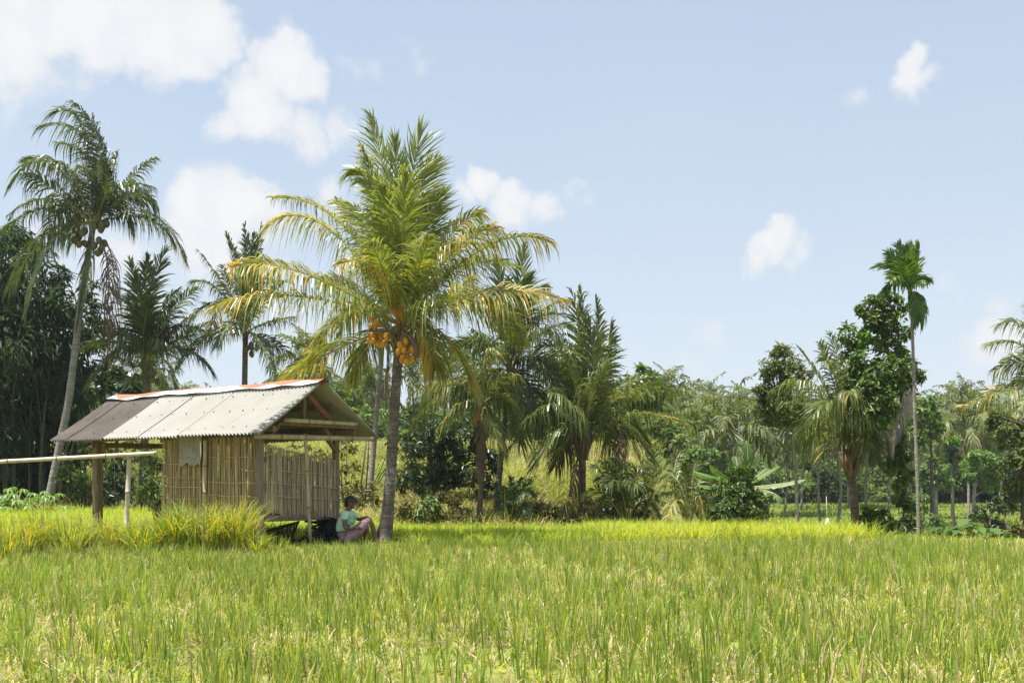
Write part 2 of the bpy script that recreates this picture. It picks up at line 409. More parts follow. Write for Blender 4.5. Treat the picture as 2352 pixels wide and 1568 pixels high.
# ------------------------------------------------------------------ sky, sun
SUN_EL, SUN_AZ = math.radians(74), math.radians(-112)     # azimuth from +Y (ahead), negative = to the left
def build_world():
    w = bpy.data.worlds.new('World'); SC.world = w; w.use_nodes = True
    nt = w.node_tree; nt.nodes.clear()
    out = nt.nodes.new('ShaderNodeOutputWorld'); bg = nt.nodes.new('ShaderNodeBackground')
    bg.inputs['Strength'].default_value = .067
    sky = nt.nodes.new('ShaderNodeTexSky'); sky.sky_type = 'NISHITA'; sky.sun_disc = False
    sky.sun_elevation = SUN_EL; sky.sun_rotation = SUN_AZ
    sky.air_density = 1.0; sky.dust_density = .7; sky.ozone_density = 1.0; sky.altitude = 200
    tc = nt.nodes.new('ShaderNodeTexCoord'); vec = tc.outputs['Generated']
    # warp the view direction a little so that cloud edges billow
    def nz(scale, det, ofs):
        mp = nt.nodes.new('ShaderNodeMapping'); mp.inputs['Location'].default_value = ofs
        nt.links.new(vec, mp.inputs[0])
        n = nt.nodes.new('ShaderNodeTexNoise'); n.inputs['Scale'].default_value = scale
        n.inputs['Detail'].default_value = det; n.inputs['Roughness'].default_value = .58
        nt.links.new(mp.outputs[0], n.inputs['Vector']); return n
    wn = nz(11, 6, (3, 1, 2))
    sub = nt.nodes.new('ShaderNodeVectorMath'); sub.operation = 'SUBTRACT'; nt.links.new(wn.outputs['Color'], sub.inputs[0]); sub.inputs[1].default_value = (.5, .5, .5)
    scl = nt.nodes.new('ShaderNodeVectorMath'); scl.operation = 'SCALE'; nt.links.new(sub.outputs[0], scl.inputs[0]); scl.inputs['Scale'].default_value = .085
    add = nt.nodes.new('ShaderNodeVectorMath'); add.operation = 'ADD'; nt.links.new(vec, add.inputs[0]); nt.links.new(scl.outputs[0], add.inputs[1])
    nv = nt.nodes.new('ShaderNodeVectorMath'); nv.operation = 'NORMALIZE'; nt.links.new(add.outputs[0], nv.inputs[0])
    d = nv.outputs[0]
    # (direction as picked from the photograph, angular radius in mrad x 2.352, weight)
    blobs = [(40, 20, 170, 1), (190, 40, 120, 1), (330, 40, 120, 1), (440, 55, 105, 1), (110, 110, 70, .8), (250, 100, 60, .7), (-150, 40, 200, 1),
             (648, 105, 40, .85), (645, 160, 90, 1), (575, 205, 72, .95), (715, 175, 66, .85), (610, 275, 80, .9), (690, 300, 70, .75), (520, 290, 50, .6), (770, 295, 55, .6),
             (845, 150, 60, .38), (930, 125, 50, .28), (470, 470, 95, 1), (545, 475, 90, 1), (430, 530, 80, .8), (600, 530, 80, .7), (500, 560, 110, .75), (750, 455, 60, .42),
             (1110, 432, 48, .95), (1180, 465, 60, .9), (1060, 465, 45, .75), (1255, 468, 45, .75), (1320, 455, 40, .35),
             (1745, 580, 46, .8), (1790, 568, 54, .85), (1842, 588, 48, .75), (1705, 600, 30, .5), (2085, 150, 50, .85), (2110, 185, 50, .8), (2140, 165, 38, .6), (1955, 240, 40, .32),
             (2320, 780, 80, .7), (2240, 820, 60, .5), (2150, 672, 40, .35), (2300, 690, 60, .35), (1640, 765, 55, .3), (1570, 835, 70, .28), (1460, 810, 50, .35),
             (330, 620, 130, .55), (230, 760, 160, .5), (640, 700, 160, .35), (150, 620, 120, .4),
             # more of the same cumulus all round, outside the photograph
             (3400, 300, 260, .9), (3800, 500, 200, .8), (-1500, 300, 260, .9), (-900, 700, 200, .7), (-1100, 200, 180, .9), (2900, 100, 180, .8), (900, -500, 220, .9), (1700, -700, 260, .8), (300, -900, 240, .9)]
    acc = None
    for px, py, r, wt in blobs:
        v = nrm(np.array(((px - CX) / F, 1.0, (HY - py) / F)))
        dt = nt.nodes.new('ShaderNodeVectorMath'); dt.operation = 'DOT_PRODUCT'
        nt.links.new(d, dt.inputs[0]); dt.inputs[1].default_value = tuple(v)
        ra = r / F * 1.12
        m = mrange(nt, dt.outputs['Value'], math.cos(ra), 1.0, 0.0, wt * 1.0)
        acc = m if acc is None else maths(nt, 'MAXIMUM', acc, m)
    fb = nz(26, 8, (0, 5, 1)).outputs['Fac']
    body = maths(nt, 'ADD', acc, maths(nt, 'MULTIPLY', maths(nt, 'SUBTRACT', fb, .55), 1.5))
    body = maths(nt, 'MULTIPLY', body, mrange(nt, acc, 0, .12, 0, 1))
    dens = mrange(nt, body, .03, .66, 0, 1, True)
    thick = mrange(nt, body, .25, 1.0, 0, 1)
    veil_n = nz(2.2, 4, (8, 2, 4)).outputs['Fac']
    sep = nt.nodes.new('ShaderNodeSeparateXYZ'); nt.links.new(vec, sep.inputs[0])
    hz = mrange(nt, sep.outputs['Z'], 0.0, .55, .85, .58)
    veil = maths(nt, 'ADD', hz, maths(nt, 'MULTIPLY', maths(nt, 'SUBTRACT', veil_n, .5), .22))
    c = mixc(nt, veil, sky.outputs[0], mixc(nt, mrange(nt, sep.outputs['Z'], .02, .42), (4.45, 4.85, 5.25), (3.85, 4.5, 5.25)))
    cc = mixc(nt, thick, (4.8, 5.0, 5.25), (5.5, 5.5, 5.55))
    c = mixc(nt, maths(nt, 'MULTIPLY', dens, .94), c, cc)
    nt.links.new(c, bg.inputs['Color']); nt.links.new(bg.outputs[0], out.inputs[0])
build_world()
sl = bpy.data.lights.new('sun', 'SUN'); sl.energy = 4.4; sl.angle = math.radians(.53); sl.color = (1.0, .955, .88)
so = bpy.data.objects.new('sun', sl); COL.objects.link(so)
sdir = Vector((math.sin(SUN_AZ) * math.cos(SUN_EL), math.cos(SUN_AZ) * math.cos(SUN_EL), math.sin(SUN_EL)))
so.rotation_euler = sdir.to_track_quat('Z', 'Y').to_euler()
so.location = (0, 0, 60)

cam = bpy.data.cameras.new('camera'); cam.sensor_width = 36; cam.lens = 36; cam.shift_y = (HY - 784) / 2352
cam.clip_end = 6000; cam.clip_start = .05
co = bpy.data.objects.new('camera', cam); COL.objects.link(co); co.location = (0, 0, EYE); co.rotation_euler = (math.radians(90), 0, 0)
SC.camera = co
SC.view_settings.view_transform = 'Standard'; SC.view_settings.look = 'None'
SC.view_settings.exposure = 1.35; SC.view_settings.gamma = 1
try: SC.view_settings.use_curve_mapping = False
except Exception: pass
SC.render.engine = 'CYCLES'
SC.cycles.max_bounces = 7; SC.cycles.transparent_max_bounces = 6; SC.cycles.diffuse_bounces = 3; SC.cycles.transmission_bounces = 4; SC.cycles.glossy_bounces = 2
SC.cycles.use_denoising = True
SC.cycles.use_adaptive_sampling = False
SC.cycles.sample_clamp_indirect = 1.2

# ------------------------------------------------------------------ terrain
def vnoise(x, y, s, seed=0):
    x = np.asarray(x, float) / s + seed * 17.3; y = np.asarray(y, float) / s - seed * 9.1
    return (np.sin(x * 1.3 + 1.7 * np.sin(y * .9)) + np.sin(y * 1.1 + 1.3 * np.sin(x * .7 + 2)) + .5 * np.sin(2.3 * x + 1.9 * y)) / 2.5
EX = [-400, -60, -14, -9, -6, -3, 0, 4.2, 6.2, 6.9, 7.6, 8.6, 10, 14, 60, 400]
EY = [34, 34, 31, 29, 27, 25, 24.5, 24.5, 24.3, 22.6, 20.4, 17.6, 16.4, 15.6, 14, 14]
def edge_y(x): return np.interp(x, EX, EY)
def terrain(x, y):
    x = np.asarray(x, float); y = np.asarray(y, float)
    z = .03 * vnoise(x, y, 3.1, 1) + .015 * vnoise(x, y, 1.1, 2)
    z = z - .20 * sstep(18, 25, y) * sstep(-4.5, -1.5, x) + .12 * sstep(17, 28, y) * sstep(-4, -8, x)
    # low bund under the tall tufts on the left, and one along the right rear
    z = z + .13 * np.exp(-((y - (15.1 + .05 * (x + 6))) / .45) ** 2) * sstep(-3.4, -4.2, x)
    z = z + .10 * np.exp(-((y - np.interp(x, [1, 3, 6, 9, 14], [17.2, 17.2, 16.9, 15.9, 15.2])) / .35) ** 2) * sstep(.8, 2.5, x)
    s = y - edge_y(x)
    pxx = np.where(y > 12, CX + F * x / np.maximum(y, 12), CX + F * x / 12)
    w = sstep(1480, 1740, pxx)
    hill = 2.5 * sstep(.3, 15, s) + 0.4 * sstep(18, 95, s) + 12 * sstep(90, 330, s) + .25 * vnoise(x, y, 6, 3) * sstep(2, 8, s)
    ter = -2.3 + .32 * np.maximum(0, np.floor((y - 48) / 9.5 + .25 * np.sin(x * .06)))
    ter = np.minimum(ter, 0.2)
    val = np.where(s < 12, -2.3 * sstep(0, 12, s), ter) + 9 * sstep(135, 330, y)
    s2 = sstep(0, 1.0, s)
    return z * (1 - s2) + np.where(s > 0, (hill * (1 - w) + val * w) * 1.0, 0) + z * s2 * .3
def ground_at(px, py):
    """walk along the ray through a picture point until it meets the ground"""
    k = (py - HY) / F
    for Y in np.arange(5, 170, .1):
        if EYE - k * Y <= float(terrain((px - CX) / F * Y, Y)) + 0.01: return Y
    return 170.0
def on_ground(px, Y, dz=0):
    x = (px - CX) / F * Y
    return np.array((x, Y, float(terrain(x, Y)) + dz))

def build_ground():
    ys = np.concatenate((np.arange(-40, 3, 3.), np.arange(3, 36, .35), np.arange(36, 140, 1.2), np.geomspace(140, 3200, 40)))
    us = np.concatenate((-np.geomspace(1, .45, 14)[:-1], np.linspace(-.45, .45, 121), np.geomspace(.45, 1, 14)[1:]))
    Yg, U = np.meshgrid(ys, us, indexing='ij'); X = U * (22 + 1.15 * np.maximum(0, Yg))
    Z = terrain(X, Yg)
    ny, nx = X.shape
    mb = MB(); i = np.arange(ny - 1)[:, None] * nx; k = np.arange(nx - 1)[None]
    mb.add(np.stack((X, Yg, Z), -1).reshape(-1, 3), np.stack((i + k, i + k + 1, i + nx + k + 1, i + nx + k), -1).reshape(-1, 4), 0, True)
    m, nt, out = newmat('ground_soil_and_grass')
    n1 = noise(nt, .9, 8, .65); n2 = noise(nt, 7, 6, .7)
    soil = ramp(nt, n2, [(.3, (.10, .075, .035)), (.55, (.20, .155, .07)), (.75, (.30, .25, .12))])
    green = ramp(nt, n2, [(.3, (.09, .14, .02)), (.6, (.18, .24, .04)), (.8, (.27, .30, .08))])
    c = mixc(nt, mrange(nt, n1, .35, .6), green, soil)
    tc = nt.nodes.new('ShaderNodeTexCoord'); sp = nt.nodes.new('ShaderNodeSeparateXYZ'); nt.links.new(tc.outputs['Object'], sp.inputs[0])
    far = mrange(nt, sp.outputs['Y'], 26, 40)
    c = mixc(nt, far, c, mixc(nt, mrange(nt, noise(nt, .12, 6, .6), .42, .6), (.055, .105, .022), (.15, .17, .045)))
    principled(nt, out, c, .95, .1, bump(nt, n2, .6, .05))
    tag(mb.build('ground', m), kind='structure')
build_ground()

# ------------------------------------------------------------------ rice
def visible_xy(n, y0, y1, margin=2.6, rs=RS, power=1.0):
    """points spread evenly over the wedge of ground the field of view covers, a few metres wider on both sides"""
    out = []
    while sum(len(o) for o in out) < n:
        y = rs.uniform(y0, y1, n * 2); x = rs.uniform(-1, 1, n * 2) * (.5 * y1 + margin)
        k = np.abs(x) < .5 * y + margin
        out.append(np.stack((x[k], y[k]), 1))
    return np.concatenate(out)[:n]
def front_y(x):   # where the sparse young rice ends and the dense stand begins
    return np.interp(x, [-12, -7, -4.2, -3.2, -1, 1.2, 2.4, 6.6, 7.2, 14], [15.4, 15.9, 16.0, 16.6, 17.0, 17.4, 18.0, 18.2, 17.2, 15.6]) + .15 * np.sin(x * 2.1) + .1 * np.sin(x * 5.3)
HUT_C = np.array((-4.227, 17.2, 0.)); HU = np.array((math.cos(math.radians(35)), -math.sin(math.radians(35)), 0)); HV = np.array((math.sin(math.radians(35)), math.cos(math.radians(35)), 0))
def in_hut(x, y):
    d = np.stack((x - HUT_C[0], y - HUT_C[1]), -1)
    a = -(d @ HU[:2]); b = d @ HV[:2]
    return (a > -.05) & (a < 4.3) & (b > -.1) & (b < 1.85)
def near_hut(x, y):   # trodden ground in front of the gable end, where the person sits
    return (((x + 3.1) / 1.45) ** 2 + ((y - 17.2) / 1.35) ** 2 < 1) | (((x + 2.45) / .9) ** 2 + ((y - 18.0) / .9) ** 2 < 1)
def stand(mb, xy, nb, h, w, spread, lean, curl, matw, segs=3, hv=.2):
    """hills of rice: nb blades from each point"""
    n = len(xy)
    hh = np.repeat(h * RS.uniform(1 - hv, 1 + hv, n), nb) * RS.uniform(.6, 1.12, n * nb)
    az = RS.uniform(0, 2 * math.pi, n * nb)
    b = np.repeat(np.concatenate((xy, terrain(xy[:, 0], xy[:, 1])[:, None]), 1), nb, 0)
    r = spread * np.sqrt(RS.uniform(0, 1, n * nb))
    b[:, 0] += np.cos(az) * r; b[:, 1] += np.sin(az) * r; b[:, 2] -= .01
    le = np.abs(RS.normal(lean, lean * .6, n * nb)); cu = np.abs(RS.normal(curl, curl * .8, n * nb))
    mats = RS.choice(len(matw), n * nb, p=np.array(matw) / sum(matw))
    blades(mb, b, hh, w * RS.uniform(.6, 1.3, n * nb), az, le, cu, segs, mats)
def build_rice():
    # young rice in the foreground, planted in wavering rows with bare stubble between
    mb = MB()
    p = []
    for y in np.arange(3.6, 18.4, .14):
        xs = np.arange(-.5 * y - 2.6, .5 * y + 2.6, .13)
        q = np.stack((xs + .12 * np.sin(y * 1.7), np.full(len(xs), y)), 1) + RS.normal(0, .045, (len(xs), 2))
        p.append(q)
    p = np.concatenate(p)
    dens = .55 + .34 * vnoise(p[:, 0], p[:, 1], .55, 5) + .22 * vnoise(p[:, 0], p[:, 1], 1.7, 6)
    p = p[(RS.uniform(0, 1, len(p)) < dens) & (p[:, 1] < front_y(p[:, 0]) - np.where(p[:, 0] > 1.4, 1.25, .15)) & ~near_hut(p[:, 0], p[:, 1])]
    stand(mb, p, 9, .255, .0075, .04, .12, .11, [.72, .12, .06, .10], 3, .34)
    tag(mb.build('young_rice', [M['rice'], M['rice_y'], M['straw'], M['rice']]), 'young rice plants standing sparsely over the foreground field', 'rice', kind='stuff')
    # yellow-green weeds and straw between the rows
    mb = MB()
    q = visible_xy(42000, 3.4, 18.2)
    q = q[q[:, 1] < front_y(q[:, 0]) + .1]
    stand(mb, q, 4, .10, .010, .05, .5, .35, [.55, .19, .26], 2, .45)
    q = visible_xy(1700, 3.4, 18); q = q[(q[:, 1] < front_y(q[:, 0])) & (vnoise(q[:, 0], q[:, 1], .9, 8) > -.1)]
    stand(mb, q, 5, .17, .006, .06, .5, .5, [0, .1, .9], 3, .4)
    tag(mb.build('weeds_and_stubble', [M['weed'], M['rice_y'], M['straw']]), 'low yellow weeds and dry stubble between the young rice plants', 'weeds', kind='stuff')
    # dense stand behind
    mb = MB()
    q = visible_xy(17500, 14.4, 31.5, 3)
    fy = front_y(q[:, 0])
    q = q[(q[:, 1] > fy) & (q[:, 1] < edge_y(q[:, 0]) - .1) & ~in_hut(q[:, 0], q[:, 1])]
    bare = near_hut(q[:, 0], q[:, 1])
    stand(mb, q[bare], 8, .10, .010, .08, .3, .3, [.6, .3, .05, .05], 3, .3)
    q = q[~bare]
    right = (q[:, 0] > 6.5)
    block = (q[:, 0] > 1.6) & ~right
    stand(mb, q[~block & ~right], 12, .34, .0125, .07, .22, .42, [.66, .26, .03, .05], 3, .15)
    stand(mb, q[block], 15, .45, .0135, .07, .22, .42, [.34, .58, .04, .04], 3, .12)
    stand(mb, q[right], 9, .16, .012, .08, .25, .25, [.45, .45, .08, .02], 3, .25)
    tag(mb.build('dense_rice', [M['rice_b'], M['rice_y'], M['straw'], M['tuft']]), 'dense bright rice standing behind the foreground field', 'rice', kind='stuff')
build_rice()

def tuft(label, px, py, h, r, nb, ymix=.35, name='grass_tuft', lean=.4, curl=.55, Y=None):
    Y = Y or EYE * F / (py - HY)
    c = on_ground(px, Y)
    n = nb; mb = MB()
    az = RS.uniform(0, 2 * math.pi, n); rr = r * np.sqrt(RS.uniform(0, 1, n))
    b = np.stack((c[0] + np.cos(az) * rr, c[1] + np.sin(az) * rr, np.full(n, c[2] - .02)), 1)
    hh = h * RS.uniform(.45, 1.15, n) * (1 - .25 * rr / r)
    ymix *= .7; mats = RS.choice(3, n, p=[1 - ymix - .06, ymix, .06])
    blades(mb, b, hh, RS.uniform(.008, .017, n), az + RS.normal(0, .5, n), np.abs(RS.normal(lean * .5, .15, n)) * (.3 + rr / r), np.abs(RS.normal(curl * .6, .25, n)), 5, mats)
    e = thing(name, label, 'grass tuft', c, 'tall grass tufts along the bund')
    mb.build('blades', [M['tuft'], M['tuft_y'], M['straw']], e)
for a in [('tall grass tuft cut by the left picture edge', 8, 1288, .72, .24, 210, .3), ('wide grass tuft with orange blades, nearest the left edge tuft', 54, 1284, .78, .18, 190, .5),
          ('upright grass tuft third from the left edge', 98, 1278, .80, .18, 200, .4), ('loose grey green tuft with fanned dry tips', 160, 1282, .76, .17, 170, .1),
          ('small green tuft left of the dark wooden post, beside the loose grey green one', 198, 1276, .60, .18, 170, .2),
          ('orange yellow grass tuft at the foot of the dark wooden post', 236, 1272, .68, .22, 230, .5), ('low grass tuft just left of the bamboo rail post', 270, 1278, .56, .16, 150, .35),
          ('grass tuft just right of the bamboo rail post', 326, 1280, .64, .22, 230, .2), ('green grass tuft midway between rail post and hanging sack', 366, 1276, .70, .22, 230, .15), ('broad grass tuft below the hanging sack', 408, 1276, .84, .28, 360, .15),
          ('tallest grass tuft below the middle of the woven wall', 470, 1276, .90, .28, 400, .22), ('lush grass tuft with golden blades leaning toward the corner post', 540, 1274, .92, .24, 380, .45),
          ('short grass tuft at the foot of the front corner post', 588, 1276, .45, .18, 160, .12)]:
    tuft(*a)
tuft('dry straw coloured tuft standing alone in the foreground rice', 1425, 1352, .40, .10, 40, .0, 'dry_grass_tuft', .5, .7)

# tall grass on the sunny bank behind the field
def build_bank():
    mb = MB()
    n = 26000
    y = 24.5 + 30 * RS.uniform(0, 1, n) ** 1.5; x = RS.uniform(-.5, .5, n) * 1.15 * y
    px = CX + F * x / y
    k = (y > edge_y(x) + .2) & (px < 1500)
    x, y = x[k], y[k]; n = len(x); nb = 8
    b = np.repeat(np.stack((x, y, terrain(x, y)), 1), nb, 0); m = len(b)
    b[:, :2] += RS.normal(0, .16, (m, 2)); b[:, 2] = terrain(b[:, 0], b[:, 1]) - .03
    patch = vnoise(b[:, 0], b[:, 1], 1.9, 9)
    h = np.clip(.42 + .22 * patch + RS.normal(0, .12, m), .12, 1.1)
    mats = np.where(RS.uniform(0, 1, m) < .10 + .22 * (vnoise(b[:, 0], b[:, 1], 2.6, 4) > .3), 1, 0)
    blades(mb, b, h, RS.uniform(.014, .03, m), RS.uniform(0, 6.28, m), np.abs(RS.normal(.35, .2, m)), np.abs(RS.normal(.65, .3, m)), 3, mats)
    tag(mb.build('bank_grass', [M['hillgrass'], M['straw']]), 'sunlit wild grass covering the bank behind the palms', 'grass', kind='stuff')
    # terraces in the valley
    mb = MB(); n = 26000
    y = RS.uniform(40, 132, n); x = RS.uniform(.17, .62, n) * y
    b = np.stack((x, y, terrain(x, y)), 1)
    b = np.repeat(b, 4, 0); m = len(b); b[:, :2] += RS.normal(0, .3, (m, 2)); b[:, 2] = terrain(b[:, 0], b[:, 1])
    blades(mb, b, RS.uniform(.2, .5, m), RS.uniform(.05, .12, m), RS.uniform(0, 6.28, m), np.abs(RS.normal(.25, .2, m)), np.abs(RS.normal(.3, .2, m)), 2, RS.choice(2, m, p=[.75, .25]))
    tag(mb.build('terrace_rice', [M['rice'], M['hillgrass']]), 'rice on the low terraces beyond the field edge', 'rice', kind='stuff')
build_bank()

# ------------------------------------------------------------------ hut
M['wood'] = rough_mat('weathered_wood', [(.3, (.13, .085, .05)), (.55, (.22, .15, .09)), (.8, (.30, .23, .15))], 6, .85, .2, mapping=(5, 5, .6), bstr=.5, island=.2)
M['wood_grey'] = rough_mat('grey_wood', [(.3, (.14, .10, .068)), (.55, (.23, .175, .125)), (.8, (.32, .26, .195))], 6, .85, .2, mapping=(6, 6, .5), bstr=.5, island=.15)
M['wood_red'] = rough_mat('reddish_wood', [(.3, (.15, .07, .035)), (.6, (.27, .14, .07)), (.8, (.33, .2, .11))], 6, .8, .25, mapping=(5, 5, 1), bstr=.4)
M['bamboo'] = rough_mat('bamboo_pole', [(.3, (.30, .22, .11)), (.55, (.46, .37, .22)), (.8, (.56, .47, .32))], 4, .5, .4, mapping=(3, 3, 1), bstr=.15)
M['bamboo_pale'] = rough_mat('bamboo_pole_pale', [(.3, (.40, .33, .22)), (.55, (.56, .49, .36)), (.8, (.64, .58, .46))], 4, .5, .4, mapping=(2, 2, 2), bstr=.15)
M['slat'] = rough_mat('bamboo_slat', [(.3, (.32, .225, .105)), (.55, (.47, .345, .18)), (.8, (.57, .45, .27))], 5, .7, .3, mapping=(6, 6, .7), bstr=.3, island=.30)
M['slat_grey'] = rough_mat('bamboo_slat_grey', [(.3, (.31, .235, .145)), (.55, (.45, .36, .235)), (.8, (.56, .47, .33))], 5, .7, .3, mapping=(6, 6, .7), bstr=.3, island=.30)
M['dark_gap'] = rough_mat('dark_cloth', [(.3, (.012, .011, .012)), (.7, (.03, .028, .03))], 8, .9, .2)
M['nail'] = rough_mat('roof_nail', [(.3, (.05, .04, .035)), (.7, (.16, .10, .07))], 20, .6, .4, bstr=0)
def sheet_mat(name, base, stain, amt, under):
    m, nt, out = newmat(name)
    tc = nt.nodes.new('ShaderNodeTexCoord')
    n = noise(nt, 1.6, 8, .65); n2 = noise(nt, 16, 6, .7); n3 = noise(nt, 55, 4, .6)
    f = maths(nt, 'MULTIPLY', mrange(nt, n, .38, .68), amt)
    c = mixc(nt, f, base, stain)
    c = mixc(nt, mrange(nt, n2, .45, .75, 0, amt * .75), c, stain)
    c = mixc(nt, mrange(nt, n3, .60, .72, 0, amt * .8), c, (.05, .045, .04))
    if amt > .6: c = mixc(nt, mrange(nt, n3, .36, .28, 0, .55), c, (.28, .26, .23))
    principled(nt, out, c, .75, .3, bump(nt, n2, .25, .01))
    return m
M['sheet_white'] = sheet_mat('roof_sheet_pale', (.335, .328, .30), (.25, .24, .20), .45, None)
M['sheet_old'] = sheet_mat('roof_sheet_weathered', (.12, .10, .08), (.06, .05, .04), .85, None)
M['sheet_back'] = sheet_mat('roof_sheet_back', (.38, .35, .27), (.25, .22, .15), .5, None)
def HP(a, b, z):   # hut frame: a metres to the left along the front, b metres back from the front, z up
    return HUT_C - HU * a + HV * b + np.array((0, 0, z))
def a_of_px(px, b):
    k = (px - CX) / F; o = HUT_C + HV * b
    return (o[0] - k * o[1]) / (HU[0] - k * HU[1])
hut = thing('bamboo_hut', 'small woven bamboo field hut on posts under a corrugated gable roof', 'hut', HP(1.3, .9, 0))
RIDGE_Z, EAVE_Z, EAVE_B = 2.80, 1.86, -.5
def corrugated(mb, a0, a1, b0, z0, b1, z1, lift, pitch=.09, amp=.020, tilt=0.0, phase=0, taper=(0, 0)):
    """one sheet from its eave (b0,z0) to its ridge edge (b1,z1)"""
    n = int(abs(a1 - a0) / pitch * 10); k = 12
    nrm_b, nrm_z = -(z1 - z0), (b1 - b0)
    l = math.hypot(nrm_b, nrm_z); nrm_b /= l; nrm_z /= l
    if nrm_z < 0: nrm_b, nrm_z = -nrm_b, -nrm_z
    for side in (0, 1):
        V = []
        for j in range(k + 1):
            t = j / k
            for i in range(n + 1):
                a = a0 + (a1 - a0) * i / n
                h = amp * math.sin(2 * math.pi * (a / pitch) + phase) + lift + tilt * (i / n - .5) - side * .007 - .02 * math.sin(math.pi * t) * .6
                V.append(HP(a, b0 + (b1 - b0) * t + nrm_b * h, z0 + (z1 - z0) * t + nrm_z * h))
        q = [(j * (n + 1) + i, j * (n + 1) + i + 1, (j + 1) * (n + 1) + i + 1, (j + 1) * (n + 1) + i) for j in range(k) for i in range(n)]
        if side: q = [x[::-1] for x in q]
        b = mb.n; mb.add(V, q, 0, True)
        if side == 0: base = b
    m1 = (n + 1) * (k + 1)
    rim = [(base + i, base + i + 1, base + m1 + i + 1, base + m1 + i) for i in range(n)]
    rim += [(base + k * (n + 1) + i, base + m1 + k * (n + 1) + i, base + m1 + k * (n + 1) + i + 1, base + k * (n + 1) + i + 1) for i in range(n)]
    for e in (0, n): rim += [(base + j * (n + 1) + e, base + m1 + j * (n + 1) + e, base + m1 + (j + 1) * (n + 1) + e, base + (j + 1) * (n + 1) + e) for j in range(k)]
    mb.f.append((np.array(rim), np.zeros(len(rim), np.int32), False))
    return nrm_b, nrm_z
px_edges = [116, 155, 238, 317, 411, 504, 601]
ae = [a_of_px(p, EAVE_B) for p in px_edges]
for i in range(6):
    mb = MB(); old = i < 2
    lift = .03
    a0, a1 = ae[i] - (.011 if i else 0), ae[i + 1] + (.011 if i < 5 else 0)
    nb_, nz_ = corrugated(mb, a0, a1, EAVE_B - .02 * (i % 2), EAVE_Z - .012 * (i % 2),   .82, RIDGE_Z - .055, lift, phase=i * 1.3)
    # nails along the purlins
    for t in (.12, .47, .80):
        w = abs(a1 - a0)
        for f in ((.12, .5, .88) if w > .5 else (.35, .8)):
            c = HP(a0 + (a1 - a0) * (f + RS.normal(0, .03)), EAVE_B + (.86 - EAVE_B) * t + nb_ * (lift + .016), EAVE_Z + (RIDGE_Z - .03 - EAVE_Z) * t + nz_ * (lift + .016))
            ellipsoid(mb, c, (.013, .013, .011), 4, 8, 1)
    o = mb.build('roof_sheet', [M['sheet_old'] if old else M['sheet_white'], M['nail']], hut)
    o['label'] = 'weathered dark grey corrugated sheet' if old else 'pale cream corrugated sheet'
for i in range(5):
    mb = MB(); L = ae[0] - ae[-1]
    a0 = ae[0] - L * i / 5 + (.03 if i else 0); a1 = ae[0] - L * (i + 1) / 5
    corrugated(mb, a0, a1, 2.29, EAVE_Z + .0, .92, RIDGE_Z - .03, .02 + (.011 if i % 2 else 0) + .003 * i, phase=i)
    mb.build('roof_sheet', [M['sheet_back']], hut)['label'] = 'corrugated sheet of the shaded rear slope'
# ridge cap: a bent metal strip with a wavy lip, white paint worn back to red
def ridge_cap():
    m, nt, out = newmat('ridge_cap_paint')
    at = nt.nodes.new('ShaderNodeAttribute'); at.attribute_name = 'red'
    n = noise(nt, 9, 5, .6)
    f = mrange(nt, maths(nt, 'ADD', at.outputs['Fac'], maths(nt, 'MULTIPLY', maths(nt, 'SUBTRACT', n, .5), .5)), .47, .53)
    n2 = noise(nt, 22, 5, .65)
    red = ramp(nt, n2, [(.35, (.30, .075, .04)), (.6, (.45, .13, .07)), (.78, (.55, .30, .22))])
    wh = ramp(nt, n2, [(.3, (.50, .49, .48)), (.65, (.70, .69, .68))])
    principled(nt, out, mixc(nt, f, wh, red), .6, .35, bump(nt, n2, .2, .005))
    mb = MB(); n = 110; prof = [-1, -.8, -.55, -.3, -.12, 0, .12, .3, .6, 1]
    k = len(prof); V = []; red_v = []
    a_l, a_r = ae[0] - .02 + .0, ae[-1] + .0
    slope = math.atan2(RIDGE_Z - EAVE_Z, .89 - EAVE_B)
    for i in range(n + 1):
        t = i / n; a = a_l + (a_r - a_l) * t
        wav = .5 + .5 * math.sin(a * 6.1 + 1.2 * math.sin(a * 1.7))
        lipw = .25 + .02 * math.sin(a * 3.1)
        sag = .010 * math.sin(a * 2.2 + 1) + .008 * math.sin(a * 5.1)
        edge = .36 + .30 * math.sin(a * 5.3 + 2 * math.sin(a * 1.3)) + .35 * math.sin(a * 1.55 + .6)
        for p in prof:
            dd = abs(p) * lipw
            b = .89 + math.copysign(dd * math.cos(slope), p) if p else .89
            z = RIDGE_Z + .088 - dd * math.sin(slope) - .02 * (1 - abs(p)) ** 2 + sag * (1 - .4 * abs(p)) + (.022 * wav * abs(p) ** 3)
            V.append(HP(a, b, z)); red_v.append(max(0, min(1, .5 + (edge - abs(p)) * 1.6)))
    V2 = [v - np.array((0, 0, .004)) for v in V]
    q = [(i * k + j, i * k + j + 1, (i + 1) * k + j + 1, (i + 1) * k + j) for i in range(n) for j in range(k - 1)]
    mb.add(V, q, 0, True); mb.add(V2, [x[::-1] for x in q], 0, True)
    o = mb.build('ridge_cap', m, hut)
    at = o.data.attributes.new('red', 'FLOAT', 'POINT'); at.data.foreach_set('value', np.array(red_v + red_v, np.float32))
ridge_cap()
def part(name, m, fn, label=None):
    mb = MB(); fn(mb); o = mb.build(name, m, hut)
    if label: o['label'] = label
    return o
A_L = 4.65
g0 = lambda a, b: float(terrain(*HP(a, b, 0)[:2]))
